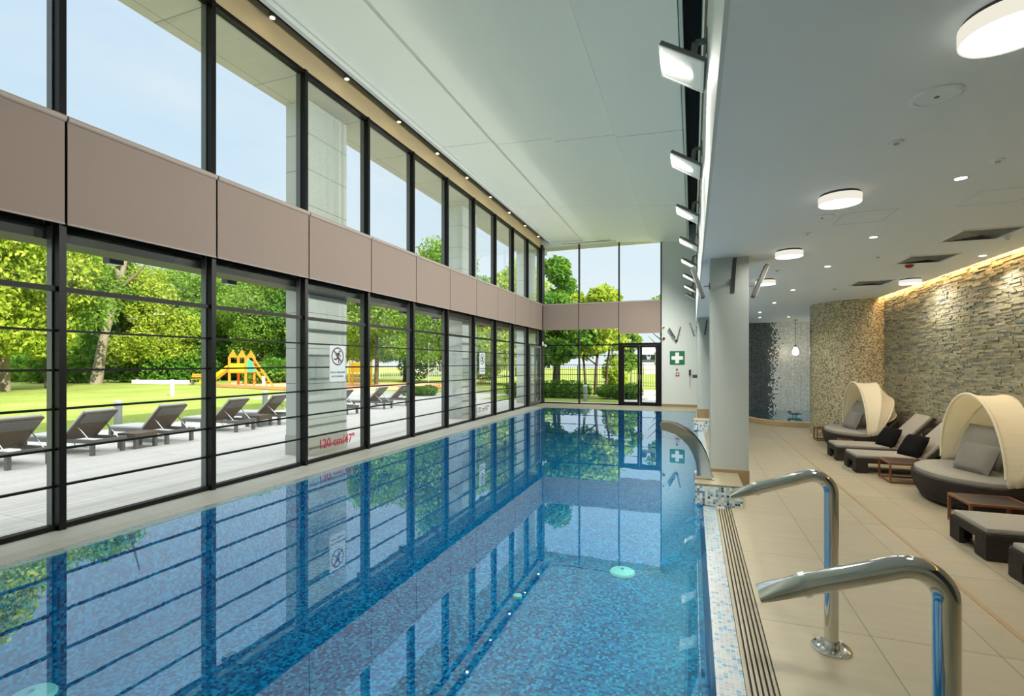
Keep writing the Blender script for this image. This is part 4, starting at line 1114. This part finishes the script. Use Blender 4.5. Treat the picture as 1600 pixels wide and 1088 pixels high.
def branches(seed, H, R, lean=(0,0), r0=.18, zs=.3, n=6):
    q = random.Random(seed); tr = [(0,0,-.05),(lean[0]*.2,lean[1]*.2,H*.25),(lean[0]*.55+.1,lean[1]*.55,H*.55),(lean[0],lean[1],H*.88)]
    out = [(tr, r0, r0*.25)]
    for i in range(n):
        f = zs + (.8-zs)*i/n; z = H*f; a = q.random()*2*PI; b0 = (lean[0]*f, lean[1]*f, z)
        L = R*(.5+.4*q.random()); out.append(([b0,(b0[0]+L*.5*math.cos(a), b0[1]+L*.5*math.sin(a), z+L*.35),(b0[0]+L*math.cos(a), b0[1]+L*math.sin(a), z+L*.8)], r0*.4, r0*.1))
    return out
PR = []
PR.append(tree('p', rnd_blobs(1, 10.5, 3.6, 26, .22), 26000, .105, 1, M['leafA'], branches(1,10.5,3.6,(.3,.2),.22), M['bark'], group='trees beyond the lawn'))
PR.append(tree('p', rnd_blobs(2, 10.0, 3.3, 24, .25), 24000, .10, 2, M['leafB'], branches(2,10,3.3,(-.4,.1),.18), M['barkd'], group='trees beyond the lawn'))
PR.append(tree('p', rnd_blobs(3, 9.0, 3.0, 24, .12), 24000, .10, 3, M['leafC'], branches(3,9,3.0,(.2,-.3),.16), M['barkd'], group='trees beyond the lawn'))
PR.append(tree('p', rnd_blobs(4, 11.5, 3.6, 17, .42, .34), 17000, .11, 4, M['leafB'], branches(4,11.5,3.6,(1.9,.6),.34,.35,9), M['bark'], group='trees beyond the lawn'))
kinds = ['yellow green', 'fresh green', 'deep green', 'leaning pale trunked']
used = [False]*4
def put(k, x, y, rz, sc, label):
    if not used[k]:
        o = PR[k]; o.location = (x,y,-.03); o.rotation_euler = (0,0,rz); o['label'] = label; used[k] = True
    else: o = dup(PR[k], (x,y,-.03), rz, label)
    o.scale = (sc[0], sc[0], sc[1])
place = ['at the far left edge','right of the far left tree','beside the first mullion','at the left of the leaning tree','right of the leaning tree','behind the lawn bollard','left of the park bench','behind the park bench','behind the play tower','right of the play tower','left of the stone pillar','behind the stone pillar','behind the yellow climbing frame','right of the yellow climbing frame','before the red roofed house','right of the red roofed house','left of the farther pillar','behind the farther pillar']
# nearer row; azimuths are directions from the hall, distances in metres
ROW = [(-210,25,0,1.25,1.22),(-90,25,0,1.1,1.15),(8,29,0,1.05,1.08),(75,33,1,.95,.92),(150,38.5,3,1.05,.98),(196,43,2,.9,.80),(238,42,0,.85,.74),(282,46,1,.95,.84),(325,48,2,1.0,.82),(366,50,1,1.0,.86),(408,46,1,.95,.82),(452,47,2,.95,.86),(520,45,0,.9,.80),(588,38,1,.8,.74),(632,44,2,.95,.84),(694,29,1,.66,.70),(770,40,2,.85,.80),(812,36,0,.7,.70)]
rr_ = random.Random(5)
for i, (px, d, k, s0, s1) in enumerate(ROW):
    x, y = ray(px, d)
    put(k, x, y, rr_.random()*6.28 if k != 3 else .75, (s0*1.15, s1*1.3), '%s tree of the nearer row %s' % (kinds[k], place[i]))
# far row closes the view
for i in range(17):
    px = -60 + i*54 + rr_.uniform(-10,10); x, y = ray(px, rr_.uniform(58,66)); k = rr_.choice((1,2,2,0))
    put(k, x, y, rr_.random()*6.28, (1.45, rr_.uniform(1.25,1.45)), '%s tree of the distant row, number %s from the left' % (kinds[k], ['one','two','three','four','five','six','seven','eight','nine','ten','eleven','twelve','thirteen','fourteen','fifteen','sixteen','seventeen'][i]))
# undergrowth in front of the tree line
bs = None
sh = tree('p', [(0,0,.5,.9,.9,.7),(.9,.2,.45,.8,.7,.6),(-.9,-.1,.5,.8,.8,.65),(.3,.5,.7,.7,.6,.6)], 2600, .09, 31, M['leafC'], [([(0,0,0),(0,0,.5)], .05, .03)], M['barkd'], 'bush', 'undergrowth bushes along the tree line', 'bush')
ub = ['one','two','three','four','five','six','seven','eight','nine','ten','eleven','twelve']
for i in range(12):
    px = -40 + i*47; x, y = ray(px, 47 + 6*math.sin(i*1.7)); lab = 'dark undergrowth bush at the foot of the tree line, number %s from the left' % ub[i]
    o = sh if i == 0 else dup(sh, (x,y,0), i*1.1, lab)
    if i == 0: sh.location = (x,y,0); sh['label'] = lab
    o.scale = (2.0, 2.0, 1.9+.5*math.sin(i))
# trees and hedges beyond the end glazing
t = tree('bright yellow green tree with several thin trunks beyond the end glazing', rnd_blobs(11, 5.6, 2.1, 18, .42, .38), 7000, .13, 11, M['leafA'], branches(12,5.2,1.9,(.2,0),.10) + [([(.5,.2,0),(.6,.2,1.6),(.8,.3,3.4)], .08, .03), ([(-.5,.1,0),(-.6,.1,1.6),(-.9,.2,3.4)], .08, .03)], M['barkd'])
t.location = (*ray(930, 25.5), -.03)
t = tree('bushy deep green tree at the left of the end glazing', rnd_blobs(12, 5.2, 1.9, 17, .40, .40), 6500, .13, 12, M['leafC'], branches(13,4.8,1.8,(.1,.1),.12), M['barkd'])
t.location = (*ray(866, 24.5), -.03)
t = tree('tall loose tree rising behind the left end glazing', rnd_blobs(13, 8.4, 1.5, 18, .34, .40), 4600, .14, 13, M['leafC'], branches(14,8.2,1.5,(.2,.1),.13), M['barkd'])
t.location = (*ray(872, 28.5), -.03)
t = tree('slim young tree behind the left leaf of the end door', rnd_blobs(14, 4.2, .95, 14, .3, .4), 2400, .11, 14, M['leafB'], branches(15,4,.9,(.1,0),.06), M['bark'])
t.location = (*ray(986, 30), -.03)
t = tree('small round tree far beyond the right end glazing', rnd_blobs(15, 7.6, 2.2, 14, .25, .4), 3600, .16, 15, M['leafB'], branches(16,7.4,2,(.1,0),.12), M['barkd'])
t.location = (*ray(1034, 40), -.03)
t = tree('light yellow bush beside the thin tree trunks', [(0,0,1.2,.55,.55,1.0),(.2,.1,.7,.6,.5,.6)], 1700, .09, 16, M['leafA'], [([(0,0,0),(0,0,1)], .04, .02)], M['barkd'], 'bush', None, 'bush')
t.location = (*ray(958, 26), -.03)
def hedge(label, x0, x1, y0, y1, h, n, seed, mat):
    q = random.Random(seed); bl = []
    k = int((x1-x0)/.45)
    for i in range(k):
        bl.append((x0+(i+.5)*(x1-x0)/k - (x0+x1)/2, (y0+y1)/2+q.uniform(-.1,.1) - (y0+y1)/2, h*.5, .5, (y1-y0)/2, h*.52*(1+.2*q.uniform(-1,1))))
    t = tree(label, bl, n, .055, seed, mat, [([(0,0,0),(0,0,h*.5)], .05, .03)], M['barkd'], 'hedge', None, 'hedge'); t.location = ((x0+x1)/2, (y0+y1)/2, -.03)
hedge('low dark green hedge outside the left end glazing', -8.4, -4.6, 22.2, 23.3, .82, 7000, 41, M['leafC'])
hedge('low dark hedge beside the bollard outside the end glazing', -4.0, -2.3, 22.4, 23.4, .70, 4200, 42, M['leafC'])
hedge('small dark shrub bed beside the path past the last lounger', -13.6, -12.2, 21.3, 22.4, .5, 2400, 43, M['leafC'])

# ------------------------------------------------------------------ sky, sun, room lamps
W = bpy.data.worlds.new('sky'); SC.world = W; W.use_nodes = True; nt = W.node_tree; nt.nodes.clear()
class GW(G):
    def __init__(s): s.t = nt; s.out = nt.nodes.new('ShaderNodeOutputWorld')
g = GW(); dv = g.n('ShaderNodeTexCoord').outputs['Generated']; x, y, z = g.sep(dv)
col = g.ramp(z, [(0.0,(.86,.93,.98)),(.12,(.83,.92,.99)),(.35,(.65,.81,.98)),(.62,(.56,.73,.95)),(.80,(.95,.98,1.0))])
cl = g.n('ShaderNodeTexNoise', {'Vector': g.vmath('MULTIPLY', dv, (1.5,1.5,4)), 'Scale': 1.6, 'Detail': 5}).outputs[0]
cf = g.n('ShaderNodeMapRange', {0: cl, 1: .46, 2: .74, 3: 0.0, 4: .55}).outputs[0]
col = g.mix(cf, col, (.92,.95,.98))
zen = g.n('ShaderNodeMapRange', {0: z, 1: .55, 2: .9, 3: 0.0, 4: 1.0}, interpolation_type='SMOOTHSTEP').outputs[0]
st_ = g.math('MULTIPLY_ADD', zen, 2.0, .88)
bg = g.n('ShaderNodeBackground', {'Color': col, 'Strength': st_})
nt.links.new(bg.outputs[0], g.out.inputs[0])
sun = bpy.data.lights.new('sun', 'SUN'); sun.energy = 8.5; sun.angle = .009; sun.color = (1,.93,.76)
so = bpy.data.objects.new('sun', sun); COL.objects.link(so)
el, az = math.radians(33), math.radians(-24)      # sun stands behind the building, towards +x and a little behind the camera
dirv = Vector((math.cos(el)*math.cos(az), math.cos(el)*math.sin(az), math.sin(el)))
so.rotation_euler = dirv.to_track_quat('Z', 'Y').to_euler()

# ------------------------------------------------------------------ camera
cam = bpy.data.cameras.new('camera'); cam.sensor_width = 36; cam.lens = 775/1600*36; cam.shift_y = (568-544)/1600
cam.clip_start = .05; cam.clip_end = 500
co = bpy.data.objects.new('camera', cam); COL.objects.link(co)
co.location = (0, 0, 1.6); co.rotation_euler = (PI/2, 0, math.radians(20))
SC.camera = co
SC.view_settings.view_transform = 'Standard'; SC.view_settings.look = 'None'; SC.view_settings.gamma = 1; SC.view_settings.use_curve_mapping = False
SC.view_settings.exposure = 0.22
cy = SC.cycles
cy.max_bounces = 10; cy.diffuse_bounces = 5; cy.glossy_bounces = 5; cy.transparent_max_bounces = 24; cy.transmission_bounces = 4
cy.sample_clamp_indirect = 6; cy.blur_glossy = .5; cy.caustics_reflective = True; cy.caustics_refractive = False
